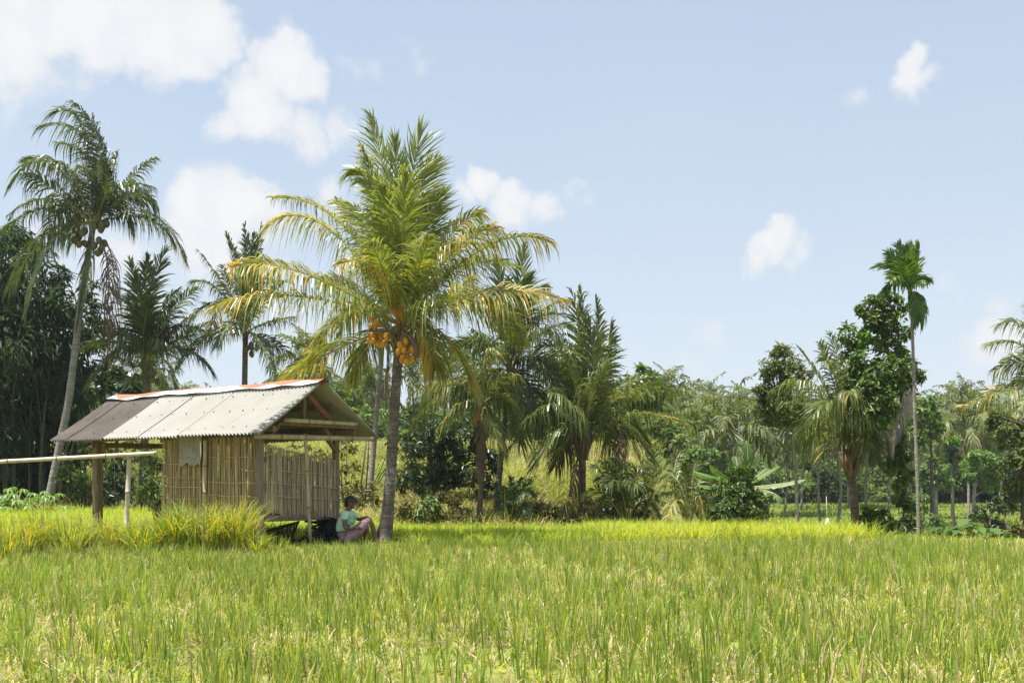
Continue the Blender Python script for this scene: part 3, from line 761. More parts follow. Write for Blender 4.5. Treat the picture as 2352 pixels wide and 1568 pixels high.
for (a, b, w, m, top) in ((0, 0, .105, 'wood_grey', 1.93), (0, 1.78, .105, 'wood_grey', 1.95), (A_L, 0, .15, 'wood', 1.86), (A_L + .0, 1.78, .12, 'wood', 1.9), (2.60, 1.78, .10, 'wood', 1.92)):
    part('post', M[m], lambda mb: beam(mb, HP(a, b, g0(a, b) - .3), HP(a + .01, b, top), w, w, up=HU))
part('floor', M['wood'], lambda mb: [beam(mb, HP(.06, .12 + i * .17, .53), HP(2.62, .12 + i * .17, .53), .15, .035) for i in range(10)])
part('floor_beam', M['wood_grey'], lambda mb: beam(mb, HP(-.02, .075, .475), HP(-.02, 1.71, .465), .05, .11))
part('floor_beam', M['wood'], lambda mb: beam(mb, HP(.08, .02, .46), HP(2.62, .02, .46), .05, .09))
part('floor_beam', M['wood'], lambda mb: beam(mb, HP(.08, 1.72, .46), HP(2.62, 1.72, .46), .05, .09))
part('eave_beam', M['wood'], lambda mb: beam(mb, HP(-.35, 0, 1.975), HP(A_L + .5, 0, 1.90), .08, .09), None)
part('eave_beam', M['wood'], lambda mb: beam(mb, HP(-.45, 1.80, 1.985), HP(A_L + .45, 1.78, 1.955), .08, .09))
part('tie_beam', M['wood'], lambda mb: beam(mb, HP(A_L, -.12, 1.80), HP(A_L, 1.9, 1.83), .07, .10))
part('tie_beam', M['wood'], lambda mb: beam(mb, HP(2.62, .05, 1.86), HP(2.62, 1.72, 1.87), .06, .08))
part('gable_pole', [M['bamboo'], M['wood']], lambda mb: bamboo(mb, P3(588, 1001, 16.95), P3(858, 1008, 18.55), .046, 0, .42), 'lower bamboo pole across the gable')
part('gable_pole', [M['bamboo'], M['wood']], lambda mb: bamboo(mb, P3(652, 964, 17.22), P3(820, 974, 18.3), .040, 0, .40), 'upper bamboo pole across the gable')
part('collar_beam', M['wood'], lambda mb: beam(mb, P3(640, 972, 17.28), P3(822, 982, 18.35), .04, .05))
part('king_post', M['wood'], lambda mb: beam(mb, P3(697, 968, 17.75), P3(698, 905, 17.75), .07, .07, up=HU))
part('rafter', M['wood_red'], lambda mb: beam(mb, P3(706, 905, 17.75), P3(764, 972, 18.25), .075, .10))
part('rafter', M['wood'], lambda mb: beam(mb, P3(745, 985, 18.1), P3(764, 1008, 18.3), .06, .07))
part('brace', M['wood'], lambda mb: beam(mb, P3(752, 1009, 18.4), P3(772, 1037, 18.62), .06, .07))
part('brace', M['wood'], lambda mb: beam(mb, P3(641, 975, 17.3), P3(623, 1003, 17.25), .05, .06))
for (b, z) in ((1.34, 2.40), (1.85, 2.06), (.42, 2.41), (-.12, 2.05), (.89, 2.70)):
    part('purlin', M['wood'], lambda mb: beam(mb, HP(-.38, b, z), HP(A_L + .45, b, z), .06, .075))
def rafters(mb):
    for b0, z0 in ((-.42, 1.845), (2.2, 1.845)):
        beam(mb, HP(A_L, b0, z0), HP(A_L, .89, 2.74), .05, .06)
part('rafter', M['wood'], rafters)
part('prop', M['wood'], lambda mb: beam(mb, HP(A_L, .07, 1.5), HP(A_L - .22, .0, 1.84), .06, .06), 'short curved brace of the left post')
# woven walls: upright split-bamboo slats with level battens
def slats_front(mb):
    a = .10
    while a < 2.62:
        w = RS.uniform(.011, .024); left = a > 1.85
        z0 = .48 + RS.normal(0, .03) - .02; z1 = 1.86 + RS.normal(0, .02)
        if RS.uniform() < .10: z1 -= RS.uniform(.1, .7)
        tl = RS.normal(0, .012); dep = RS.choice((-.012, .012)) + RS.normal(0, .003)
        p, q = HP(a, dep, z0), HP(a + tl, dep + RS.normal(0, .006), z1)
        mid = (p + q) / 2 + HV * RS.normal(0, .008) + HU * RS.normal(0, .006)
        beam(mb, p, mid, w, .006, up=HV); beam(mb, mid, q, w * .95, .006, up=HV)
        a += w * .5 + RS.uniform(.0, .006) + (.008 if left and RS.uniform() < .25 else 0) + (.012 if RS.uniform() < .05 else 0)
    a = .08
    while a < 2.62:     # the inner layer that closes most of the gaps
        w = RS.uniform(.018, .030)
        if RS.uniform() > .12: beam(mb, HP(a, .035, .5), HP(a + RS.normal(0, .01), .035, 1.86), w, .006, up=HV)
        a += w + RS.uniform(.0, .008)
    for _ in range(26):   # a second loose layer in front
        aa = RS.uniform(.12, 1.9); z0 = RS.uniform(.5, .7); h = RS.uniform(.5, 1.2)
        beam(mb, HP(aa, -.035, z0), HP(aa + RS.normal(0, .02), -.03, min(1.86, z0 + h)), RS.uniform(.014, .022), .006, up=HV)
part('woven_wall', M['slat'], slats_front, 'brown woven bamboo front wall')
def slats_gable(mb):
    b = .10
    while b < 1.73:
        w = RS.uniform(.014, .024)
        if RS.uniform() > .22: beam(mb, HP(.0, b, .60 - .08 * b), HP(.0, b + RS.normal(0, .008), 1.62 - .13 * b), w, .006, up=HU)
        b += w + RS.uniform(.0, .012)
    b = .10
    while b < 1.73:
        w = RS.uniform(.011, .021)
        t = (b - .1) / 1.63
        top = 1.70 - .22 * t + RS.normal(0, .02); z0 = .56 - .13 * t + RS.normal(0, .02)
        if RS.uniform() < .07: top -= RS.uniform(.1, .4)
        dep = RS.choice((.012, -.012))
        p, q = HP(-.04 + dep, b, z0), HP(-.04 + dep, b + RS.normal(0, .010), top)
        beam(mb, p, (p + q) / 2 + HV * RS.normal(0, .005), w, .007, up=HU); beam(mb, (p + q) / 2, q, w * .9, .007, up=HU)
        b += w * .5 + RS.uniform(.001, .008) + (.010 if RS.uniform() < .06 else 0)
part('woven_wall', M['slat_grey'], slats_gable, 'greyer woven bamboo end panel with a sloping top')
for z, a0, a1, r in ((1.50, .05, 1.75, .009), (1.40, 1.9, 2.66, .011), (1.27, .1, .45, .010), (1.155, 1.45, 2.66, .009), (1.06, -.02, 1.55, .012), (.985, 1.4, 2.70, .013), (.83, .04, 1.4, .012), (.765, 1.3, 2.66, .010), (.64, .06, .7, .011), (1.71, .3, 1.5, .007)):
    part('batten', M['slat'], lambda mb: tube(mb, [HP(a0 + (a1 - a0) * i / 8, -.028 + .006 * math.sin(i * 2.2), z + .02 * math.sin(i * 1.1) * .4 + .004 * i) for i in range(9)], r, 7))
for z, b0, b1 in ((1.30, .03, 1.78), (1.08, .05, 1.76), (.86, .0, 1.78), (1.56, .1, 1.1)):
    part('batten', M['slat_grey'], lambda mb: tube(mb, [HP(-.062 + .006 * math.sin(i * 2), b0 + (b1 - b0) * i / 8, z - .10 * (b0 + (b1 - b0) * i / 8) / 1.7 + .008 * math.sin(i * 1.3)) for i in range(9)], .010, 7))
part('batten', M['slat_grey'], lambda mb: tube(mb, [HP(-.05, .02 + .215 * i, 1.69 - .028 * i) for i in range(9)], .011, 7), 'sloping top rail of the end panel')
part('wall_pole', [M['bamboo'], M['wood']], lambda mb: bamboo(mb, HP(a_of_px(469, -.07), -.07, .45), HP(a_of_px(472, -.07), -.07, 1.84), .042, 0, .36), 'bamboo upright in the middle of the front wall')
M['tarp'] = rough_mat('blue_grey_tarp', [(.3, (.10, .13, .19)), (.7, (.22, .26, .33))], 6, .6, .3)
part('tarp_strip', M['tarp'], lambda mb: beam(mb, HP(.095, .03, 1.05), HP(.095, .03, 1.80), .05, .012, up=HV), 'blue grey plastic strip beside the corner post')

# things on and about the hut
def hanging_sack():
    b = -.09; a0, a1 = a_of_px(411, b), a_of_px(464, b)
    m, nt, out = newmat('sack_cloth')
    w = noise(nt, 60, 2, .5, mapping=(1, 1, .4)); n = noise(nt, 5, 6, .6)
    c = ramp(nt, n, [(.3, (.28, .24, .195)), (.6, (.40, .35, .29)), (.8, (.36, .27, .23))])
    c = mixc(nt, mrange(nt, w, .4, .7, 0, .35), c, (.24, .21, .18))
    at = nt.nodes.new('ShaderNodeAttribute'); at.attribute_name = 'print'
    c = mixc(nt, maths(nt, 'MULTIPLY', at.outputs['Fac'], mrange(nt, noise(nt, 30, 4, .6), .4, .6, 0, .6)), c, (.13, .17, .13))
    principled(nt, out, c, .9, .15, bump(nt, w, .5, .004))
    mb = MB(); nx, nz = 26, 30; V = []; pr = []
    for side in (0, 1):
        for j in range(nz + 1):
            t = j / nz; z = 1.90 - .51 * t
            for i in range(nx + 1):
                s = i / nx
                fold = .014 * math.sin(s * 9 + t * 1.2) * (.4 + t) + .008 * math.sin(s * 21 - t * 3)
                zz = z - (.018 * math.sin(s * 13) + .012 * math.sin(s * 29)) * (t ** 5) - (.02 if abs(s - .45) < .03 else 0) * t ** 8 * -1
                V.append(HP(a0 + (a1 - a0) * (s * (1 - .05 * t) + .03 * t), b + fold - .012 * side, zz))
                pr.append(1.0 if (.70 < t < .80 and .12 < s < .75) or (.42 < t < .62 and .60 < s < .9) else 0.0)
    q = [(j * (nx + 1) + i, j * (nx + 1) + i + 1, (j + 1) * (nx + 1) + i + 1, (j + 1) * (nx + 1) + i) for j in range(nz) for i in range(nx)]
    m1 = (nx + 1) * (nz + 1)
    mb.add(V, q + [tuple(m1 + x for x in f[::-1]) for f in q], 0, True)
    o = mb.build('sack', m)
    at = o.data.attributes.new('print', 'FLOAT', 'POINT'); at.data.foreach_set('value', np.array(pr, np.float32))
    tag(o, 'faded grey woven sack hanging over the front wall under the eave', 'sack')
hanging_sack()
mb = MB(); bamboo(mb, P3(713, 1246, 17.55), P3(701, 996, 17.60), .030, 0, .5)
tag(mb.build('bamboo_pole', [M['bamboo'], M['wood']]), 'thin bamboo pole leaning upright against the gable end', 'pole')
rail = thing('bamboo_rail', 'long pale bamboo drying rail lashed to an upright, left of the hut', 'rail', on_ground(290, 15.7))
mb = MB(); bamboo(mb, P3(-420, 1083, 15.9), P3(361, 1040, 15.55), .034, 0, .75); mb.build('pole', [M['bamboo_pale'], M['wood']], rail)
mb = MB(); bamboo(mb, on_ground(287, 15.62, -.2), P3(297, 1047, 15.62), .040, 0, .42); mb.build('post', [M['bamboo_pale'], M['wood']], rail)
mb = MB(); bamboo(mb, on_ground(-380, 15.9, -.2), P3(-380, 1085, 15.9), .040, 0, .42); mb.build('post', [M['bamboo_pale'], M['wood']], rail)
def lashing(mb):
    for k in range(4):
        c = P3(296, 1047 + 1.8 * k, 15.62)
        tube(mb, [c + np.array((.047 * math.cos(a), .047 * math.sin(a), .01 * math.sin(a + k))) for a in np.linspace(0, 6.283, 15)], .006, 5)
    for k in (-1, 1): ellipsoid(mb, P3(296 + 9 * k, 1052, 15.6), (.02, .02, .03), 5, 8)
mb = MB(); lashing(mb); mb.build('lashing', M['bamboo'], rail)
# dark bundle poking out behind the wall
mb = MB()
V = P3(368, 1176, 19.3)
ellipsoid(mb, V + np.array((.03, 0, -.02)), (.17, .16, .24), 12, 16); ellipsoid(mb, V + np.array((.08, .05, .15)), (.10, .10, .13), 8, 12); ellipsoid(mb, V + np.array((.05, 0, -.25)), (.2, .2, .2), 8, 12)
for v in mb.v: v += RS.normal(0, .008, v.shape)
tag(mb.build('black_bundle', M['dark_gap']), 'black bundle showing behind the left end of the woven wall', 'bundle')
# stuff stored under the floor
M['basket'] = rough_mat('dark_basket', [(.3, (.018, .015, .012)), (.7, (.05, .04, .03))], 9, .9, .2)
def basket(mb):
    c = on_ground(645, 17.75, .02)
    R = Matrix.Rotation(math.radians(-15), 3, 'Y') 
    def pt(a, t):
        r = .17 + .15 * t
        return c + np.array(R @ Vector((r * 1.25 * math.cos(a), r * .9 * math.sin(a), .02 + .26 * t)))
    for k in range(26):
        a = k / 26 * 6.283
        tube(mb, [pt(a, t) for t in np.linspace(0, 1, 6)], .0085, 5)
    for t in np.linspace(0, 1, 9):
        tube(mb, [pt(a, t) for a in np.linspace(0, 6.283, 30)], .009 if t < 1 else .018, 5)
    for k in range(7):
        x = -.2 + .4 * k / 6; tube(mb, [c + np.array(R @ Vector((x, -.17, .02))), c + np.array(R @ Vector((x, .17, .02)))], .01, 5)
mb = MB(); basket(mb); tag(mb.build('basket', M['basket']), 'dark open weave basket lying under the raised floor', 'basket')
def heap(mb, px, Y, rx, rz, n, seed):
    r = np.random.RandomState(seed); c = on_ground(px, Y)
    for _ in range(n):
        p = c + np.array((r.uniform(-rx, rx), r.uniform(-.25, .25), r.uniform(0, rz)))
        d = nrm(r.normal(0, 1, 3) * np.array((1, 1, .35))) * r.uniform(.12, .4)
        tube(mb, [p - d, p + r.normal(0, .02, 3), p + d], [.012, .018, .008], 5)
    for _ in range(int(n / 5)):
        ellipsoid(mb, c + np.array((r.uniform(-rx, rx) * .9, r.uniform(-.2, .2), r.uniform(0, rz * .6))), r.uniform(.06, .13, 3), 6, 9)
mb = MB(); heap(mb, 700, 17.8, .30, .07, 46, 3); tag(mb.build('firewood_heap', M['basket']), 'low heap of dark sticks and husks beside the basket', 'heap')
mb = MB(); heap(mb, 752, 18.5, .13, .46, 70, 5); tag(mb.build('firewood_bundle', M['dark_gap']), 'tall dark bundle of brushwood stacked against the rear post', 'bundle')
mb = MB(); tube(mb, [P3(598, 1243, 16.6), P3(600, 1262, 16.2), P3(603, 1276, 16.1)], [.016, .02, .012], 6)
tag(mb.build('stake', M['bamboo_pale']), 'short broken stake in the grass before the corner post', 'stake')

# ------------------------------------------------------------------ palms
def coconuts(e, centre, spots, r, m, name='coconut'):
    c = np.asarray(centre, float)
    for (x, y, z) in spots:
        mb = MB()
        R = Matrix.Rotation(RS.uniform(-.5, .5), 3, 'X') @ Matrix.Rotation(RS.uniform(-.5, .5), 3, 'Y')
        k = RS.uniform(.88, 1.1)
        ellipsoid(mb, c + np.array((x, y, z)), (r * .88 * k, r * .88 * k, r * 1.12 * k), 10, 14, 0, np.array(R), .12)
        mb.build(name, m, e)
def frond_part(e, p0, p1, p2, mats, label=None, name='frond', **kw):
    mb = MB(); frond(mb, p0, p1, p2, **kw)
    o = mb.build(name, mats, e)
    if label: o['label'] = label
    return o
def palm(name, label, Y, trunk, crown, fronds, mats, r0=.15, r1=.10, tm='trunk_grey', group=None, L=.62, pairs=44, wid=.045, droop=.5, flare=1.5, cat='palm tree', dd=.55, fill=4, lk=1.22, **kw):
    """trunk and fronds are given where the photograph shows them; each frond gets its own reach toward or away from the viewer"""
    pts = [P3(x, y, Y) for x, y in trunk]
    g = on_ground(trunk[0][0], Y)
    pts[0] = g - np.array((0, 0, .15))
    e = thing(name, label, cat, g, group)
    mb = MB(); palm_trunk(mb, pts, r0, r1, 14 if r0 > .1 else 10, 0, flare=flare); mb.build('trunk', M[tm], e)
    c0 = P3(crown[0], crown[1], Y)
    for i, fr in enumerate(fronds):
        mid, tip = fr[0], fr[1]; o = dict(fr[2]) if len(fr) > 2 else {}
        d2 = math.hypot(tip[0] - crown[0], tip[1] - crown[1]) / F * Y
        dy = o.pop('dy', None)
        if dy is None: dy = RS.uniform(-dd, dd) * d2
        st = o.pop('st', crown)
        p0 = P3(st[0] + RS.uniform(-3, 3), st[1] + RS.uniform(-4, 4), Y + RS.uniform(-.05, .05))
        p1 = P3(mid[0], mid[1], Y + dy * .6); p2 = P3(tip[0], tip[1], Y + dy)
        if o.pop('dead', 0):
            frond_part(e, p0, p1, p2, [M['dead'], M['dead'], M['dead']], 'dead brown hanging frond', pairs=30, L=L * .7, wid=wid * .9, droop=1.5, rr=.03, ragged=.25, up=-.1)
            continue
        a = dict(pairs=int(pairs * 1.3), L=L, wid=wid, droop=droop, rr=.028); a.update(kw); a.update(o); a['L'] *= lk; a['droop'] *= 1.0 if a['droop'] < .3 else 1.12; a['wind'] = np.asarray(a.get('wind', (0, 0, 0))) + RS.normal(0, .12, 3) * np.array((1, 1, .3))
        frond_part(e, p0, p1, p2, mats, **a)
    R = max(math.hypot(f[1][0] - crown[0], f[1][1] - crown[1]) for f in fronds) / F * Y
    for i in range(fill):
        az = i * 2.4 + RS.uniform(-.4, .4); el = math.radians(RS.uniform(15, 70)); l = R * RS.uniform(.55, .78)
        h = np.array((math.cos(az) * .8, math.sin(az), 0)); e2 = el - .9
        p1 = c0 + .5 * l * (h * math.cos(el) + np.array((0, 0, math.sin(el)))); p2 = p1 + .5 * l * (h * math.cos(e2) + np.array((0, 0, math.sin(e2))))
        a = dict(pairs=int(pairs * 1.2), L=L * lk, wid=wid, droop=droop * 1.1, rr=.026); a.update(kw)
        frond_part(e, c0, p1, p2, mats, **a)
    return e, c0

# --- the golden fruited palm beside the hut
Ymain = 18.3
up = dict(side=(1, .15, 0), droop=.12, up=.06, sweep=1.18, pairs=84, wid=.036, ragged=.02)
mf = [
    ((930, 520), (968, 298), dict(up, dy=-.5, L=.80)), ((892, 470), (852, 268), dict(up, dy=.6, L=.62)), ((878, 500), (832, 340), dict(up, dy=-.4, L=.60, droop=.45, gold=.10)),
    ((870, 480), (806, 395), dict(up, dy=-.9, L=.62, droop=.45)), ((950, 500), (998, 372), dict(up, dy=.5, L=.66)), ((900, 560), (878, 430), dict(up, dy=-.8, L=.70, droop=.35)),
    ((915, 520), (905, 320), dict(up, dy=.2, L=.62)), ((960, 560), (1008, 450), dict(up, dy=-.2, L=.66)), ((925, 560), (930, 400), dict(up, dy=-1.1, L=.70, droop=.35)), ((860, 560), (805, 470), dict(up, dy=.5, L=.64, droop=.4)),
    ((790, 520), (632, 455), dict(dy=.8, gold=0.22, L=.62)), ((760, 530), (622, 512), dict(dy=-.4, gold=0.41, L=.66, droop=.7)), ((700, 628), (535, 612), dict(dy=-1.9, gold=0.57, L=.68, droop=.65)),
    ((690, 680), (493, 705), dict(dy=-2.1, gold=0.60, L=.72, droop=.75)), ((860, 630), (783, 606), dict(dy=-1.5, gold=0.60, L=.66, droop=.7)),
    ((1020, 560), (1105, 490), dict(dy=.6, gold=0.26, L=.62)), ((1040, 580), (1140, 525), dict(dy=-.7, gold=0.33, L=.66, droop=.7)), ((1110, 570), (1262, 556), dict(dy=.3, gold=0.41, L=.60, droop=.75)),
    ((1105, 670), (1292, 690), dict(dy=-.6, gold=0.57, L=.7, droop=.75)), ((1020, 775), (1076, 870), dict(dy=-.5, gold=0.35, L=.64, droop=.7)), ((1075, 690), (1200, 790), dict(dy=.9, L=.64, gold=0.08)),
    ((780, 800), (655, 872), dict(dy=1.7, gold=0.41, L=.64, droop=.6)), ((800, 725), (722, 812), dict(dy=1.3, gold=0.29, L=.64, droop=.7)), ((850, 785), (815, 868), dict(dy=.7, gold=0.19, L=.6, droop=.6)),
    ((840, 560), (772, 462), dict(dy=1.2, gold=0.15, L=.6)), ((985, 640), (1030, 560), dict(dy=1.4, L=.64, gold=0.08)), ((880, 620), (850, 560), dict(dy=-1.7, L=.62, droop=.55, gold=0.07)),
    ((960, 620), (985, 545), dict(dy=-1.6, L=.62, droop=.6, gold=0.08)), ((1000, 700), (1085, 640), dict(dy=-1.5, L=.66, droop=.7, gold=0.13)), ((820, 670), (740, 640), dict(dy=1.2, L=.66, droop=.6)),
    ((985, 780), (1000, 850), dict(dy=.9, L=.6, gold=0.35, droop=.7)), ((1040, 620), (1180, 610), dict(dy=1.1, L=.66)),
]
pm, c0 = palm('coconut_palm', 'coconut palm with golden tipped fronds and orange nuts, standing beside the hut', Ymain,
    [(878, 1250), (888, 1200), (897, 1100), (904, 980), (910, 880), (916, 800), (922, 745)], (922, 748), mf,
    [M['palm_main'], M['palm_gold'], M['rachis']], .103, .082, 'trunk_main', 'coconut palms at the field edge', pairs=78, wid=.031, flare=1.75, lk=1.26, fill=1)
def bunch(c, n, r, sx, sz, rs):
    out = []
    tries = 0
    while len(out) < n and tries < 4000:
        tries += 1
        p = np.array((rs.uniform(-sx, sx), rs.uniform(-.12, .12), rs.uniform(-sz, sz)))
        if (p[0] / sx) ** 2 + (p[2] / sz) ** 2 > 1: continue
        if all(np.linalg.norm(p - q) > r * 1.62 for q in out): out.append(p)
    return [tuple(np.asarray(c) + p) for p in out]
rsn = np.random.RandomState(5)
for (px, py, Y, n, sx, sz) in ((936, 808, 18.02, 17, .19, .23), (868, 778, 18.1, 11, .16, .15), (858, 742, 18.15, 6, .11, .12), (968, 752, 18.2, 4, .1, .1), (957, 790, 18.05, 5, .07, .11), (904, 690, 18.1, 3, .08, .06)):
    coconuts(pm, (0, 0, 0), bunch(P3(px, py, Y), n, .066, sx, sz, rsn), .059, M['nut_orange'])
def spathe(p0, p1, p2, r):
    mb = MB(); t = np.linspace(0, 1, 12); tube(mb, bez(p0, p1, p2, t), r * np.sin(np.pi * np.clip(t * .9 + .08, 0, 1)) ** .8 + .004, 8)
    mb.build('spathe', M['spathe'], pm)
spathe(P3(932, 690, 17.95), P3(916, 600, 17.85), P3(905, 512, 17.9), .045)
spathe(P3(930, 765, 17.95), P3(952, 790, 17.85), P3(955, 828, 17.85), .045)
spathe(P3(905, 765, 18.0), P3(870, 757, 17.9), P3(820, 764, 17.95), .035)
for k, (a, b, c) in enumerate((((918, 742), (893, 680), (902, 655)), ((925, 742), (905, 690), (888, 668)), ((915, 752), (895, 770), (872, 765)), ((925, 760), (935, 775), (938, 800)))):
    mb = MB()
    for j in range(9):
        w = RS.normal(0, 5, 4)
        tube(mb, bez(P3(*a, 18.1), P3(b[0] + w[0], b[1] + w[1], 18.0), P3(c[0] + 2.2 * w[2], c[1] + 2.2 * w[3], 18.0), np.linspace(0, 1, 6)), .009, 4)
    mb.build('flower_stalk', M['nut_orange'] if k < 2 else M['rachis'], pm)
mb = MB()   # fibre sheath and old leaf bases at the neck
for j in range(26):
    a = RS.uniform(0, 6.28); b = P3(920 + RS.uniform(-3, 3), 795 + RS.uniform(-20, 25), Ymain); d = np.array((math.cos(a), math.sin(a), 0))
    tube(mb, [b + d * .07, b + d * .13 + np.array((0, 0, .12)), b + d * RS.uniform(.16, .3) + np.array((0, 0, RS.uniform(.2, .36)))], [.045, .03, .012], 6)
mb.build('leaf_bases', M['wood'], pm)
frond_part(pm, P3(950, 745, 18.1), P3(982, 790, 17.9), P3(988, 855, 17.9), [M['palm_gold'], M['palm_gold'], M['rachis']], 'yellow drying frond hanging down', pairs=30, L=.4, wid=.03, droop=1.6, up=-.2)

# --- the tall wind-blown palm on the left
G2 = 'coconut palms at the field edge'
ml = [M['palm_dark'], M['palm'], M['rachis']]
wl = dict(wind=(-.22, 0, 0))
pa, c = palm('coconut_palm', 'tallest wind blown coconut palm with a leaning pale trunk, left of the hut', 30.5,
    [(104, 1160), (122, 1100), (142, 1000), (158, 920), (176, 780), (186, 690), (200, 600), (214, 520)], (214, 515), [
    ((205, 330), (90, 292), dict(wl, dy=.4)), ((190, 300), (125, 262), dict(wl, dy=-.6)), ((225, 340), (165, 235), dict(wl, dy=.3)), ((232, 370), (200, 262), dict(wl, dy=-.4)), ((212, 380), (130, 330), dict(wl, dy=1)),
    ((120, 368), (27, 425), dict(dy=-.3)), ((140, 395), (60, 370), dict(dy=.8)), ((130, 440), (60, 400), dict(dy=-1.2)), ((120, 458), (22, 492), dict(dy=.5, L=.6)), ((110, 478), (2, 535), dict(dy=-.6, L=.6)),
    ((120, 555), (62, 715), dict(dy=-.8, L=.75, gold=.1)), ((110, 540), (22, 665), dict(dy=1.0)), ((290, 420), (358, 362), dict(dy=.4, L=.45, ragged=.25)), ((300, 448), (356, 472), dict(dy=-.5, L=.75)),
    ((340, 490), (424, 596), dict(dy=-.4, L=.75, gold=.12)), ((330, 500), (395, 555), dict(dy=.7, L=.7)), ((255, 400), (268, 350), dict(dy=.8, L=.6)), ((170, 410), (135, 375), dict(dy=-1.4, L=.75)),
    ((245, 430), (235, 370), dict(dy=-1.0, L=.7, wind=(-.2, 0, 0))), ((205, 620), (180, 735), dict(dy=-.6, L=.5, gold=.3, droop=1.2)), ((160, 470), (95, 560), dict(dy=1.4)), ((262, 470), (300, 520), dict(dy=1.2)),
    ((262, 640), (245, 800), dict(dead=1, dy=-.3, st=(240, 555))), ((250, 640), (240, 740), dict(dead=1, dy=.2, st=(236, 560)))],
    ml, .125, .085, 'trunk_grey', G2, L=.85, pairs=44, wid=.055, droop=.7)
coconuts(pa, (0, 0, 0), bunch(P3(184, 545, 30.3), 7, .11, .2, .28, rsn) + bunch(P3(228, 568, 30.3), 6, .11, .16, .25, rsn) + bunch(P3(232, 516, 30.3), 5, .11, .2, .14, rsn), .11, M['nut_green'])

pb, c = palm('coconut_palm', 'coconut palm rising straight behind the dark end of the hut roof', 32,
    [(326, 1152), (330, 1050), (336, 940), (336, 860), (332, 825)], (334, 828), [
    ((345, 690), (382, 570), dict(side=(1, .3, 0), dy=.5, droop=.26, sweep=1.2, wid=.07)), ((335, 680), (335, 592), dict(side=(1, -.3, 0), dy=-.5, droop=.26, sweep=1.2, wid=.07)), ((318, 690), (298, 600), dict(side=(1, .2, 0), dy=.4, droop=.26, sweep=1.2, wid=.07)), ((322, 720), (318, 640), dict(side=(1, 0, 0), dy=-1.2, droop=.26, sweep=1.2, wid=.07)),
    ((290, 720), (248, 655), dict(dy=.6)), ((275, 760), (215, 742), dict(dy=-.5)), ((270, 790), (196, 800), dict(dy=.6)), ((285, 800), (205, 880), dict(dy=-.5)), ((370, 720), (408, 668), dict(dy=.6)), ((395, 720), (452, 665), dict(dy=-.4)),
    ((410, 750), (478, 700), dict(dy=.7)), ((410, 780), (482, 740), dict(dy=-.7)), ((390, 790), (440, 770), dict(dy=1.2)), ((380, 740), (395, 700), dict(dy=-1.3)), ((300, 770), (270, 770), dict(dy=-1.5)), ((365, 790), (390, 800), dict(dy=-1.6)),
    ((330, 760), (345, 690), dict(dy=-1.5, side=(1, 0, 0), droop=.26, sweep=1.2, wid=.07)), ((310, 840), (258, 812), dict(dy=1)), ((375, 745), (378, 800), dict(dead=1, dy=-.4, st=(385, 700)))],
    ml, .125, .115, 'trunk_brown', G2, L=.8, pairs=40, wid=.055, droop=.55)
coconuts(pb, (0, 0, 0), bunch(P3(354, 872, 31.8), 4, .11, .12, .24, rsn) + bunch(P3(306, 868, 31.8), 2, .11, .12, .1, rsn), .11, M['nut_green'])
pc, c = palm('coconut_palm', 'slim coconut palm with a dark trunk, between the hut ridge and the golden palm', 33,
    [(560, 1150), (560, 1000), (562, 880), (564, 760)], (566, 762), [
    ((545, 640), (520, 540), dict(side=(1, .2, 0), dy=.4, L=0.65, droop=.26, sweep=1.2, wid=.07)), ((570, 640), (562, 518), dict(side=(1, 0, 0), dy=-.3, L=0.61, droop=.26, sweep=1.2, wid=.07)), ((580, 640), (598, 520), dict(side=(1, .3, 0), dy=.3, L=0.61, droop=.26, sweep=1.2, wid=.07)), ((570, 650), (580, 540), dict(side=(1, -.3, 0), dy=-.8, L=0.72, droop=.26, sweep=1.2, wid=.07)),
    ((522, 670), (455, 575), dict(dy=.4, L=.6, droop=0.60)), ((505, 670), (448, 648), dict(dy=-.4)), ((500, 700), (440, 735), dict(dy=.6)), ((490, 765), (410, 845), dict(dy=-.3, L=.7)), ((530, 745), (500, 795), dict(dy=-1.2, L=.6)),
    ((600, 790), (630, 872), dict(dy=-.8, L=.6, gold=.1)), ((630, 790), (700, 842), dict(dy=.4, L=.6)), ((620, 740), (675, 730), dict(dy=.5)), ((610, 690), (650, 650), dict(dy=-.5)), ((600, 660), (630, 620), dict(dy=.8)), ((535, 690), (510, 610), dict(dy=-.9)),
    ((490, 740), (447, 800), dict(dead=1, dy=.2, st=(500, 690)))],
    ml, .10, .085, 'trunk_brown', G2, L=.7, pairs=38, wid=.052, droop=.5)
coconuts(pc, (0, 0, 0), bunch(P3(594, 794, 32.8), 4, .1, .3, .12, rsn) + bunch(P3(574, 802, 32.8), 4, .1, .1, .2, rsn), .10, M['nut_green'])
pd, c = palm('coconut_palm', 'pale slender trunked palm half hidden directly behind the golden palm', 30,
    [(846, 1155), (856, 1060), (866, 930), (876, 820), (882, 730)], (883, 730), [
    ((840, 690), (790, 720)), ((930, 700), (985, 750)), ((900, 650), (915, 590), dict(side=(1, .2, 0))), ((860, 650), (840, 590)), ((935, 670), (980, 650)), ((820, 710), (780, 770)), ((890, 820), (876, 905), dict(dead=1, dy=-.3)), ((900, 760), (925, 815))],
    ml, .085, .07, 'trunk_grey', G2, L=.7, pairs=34, wid=.055)
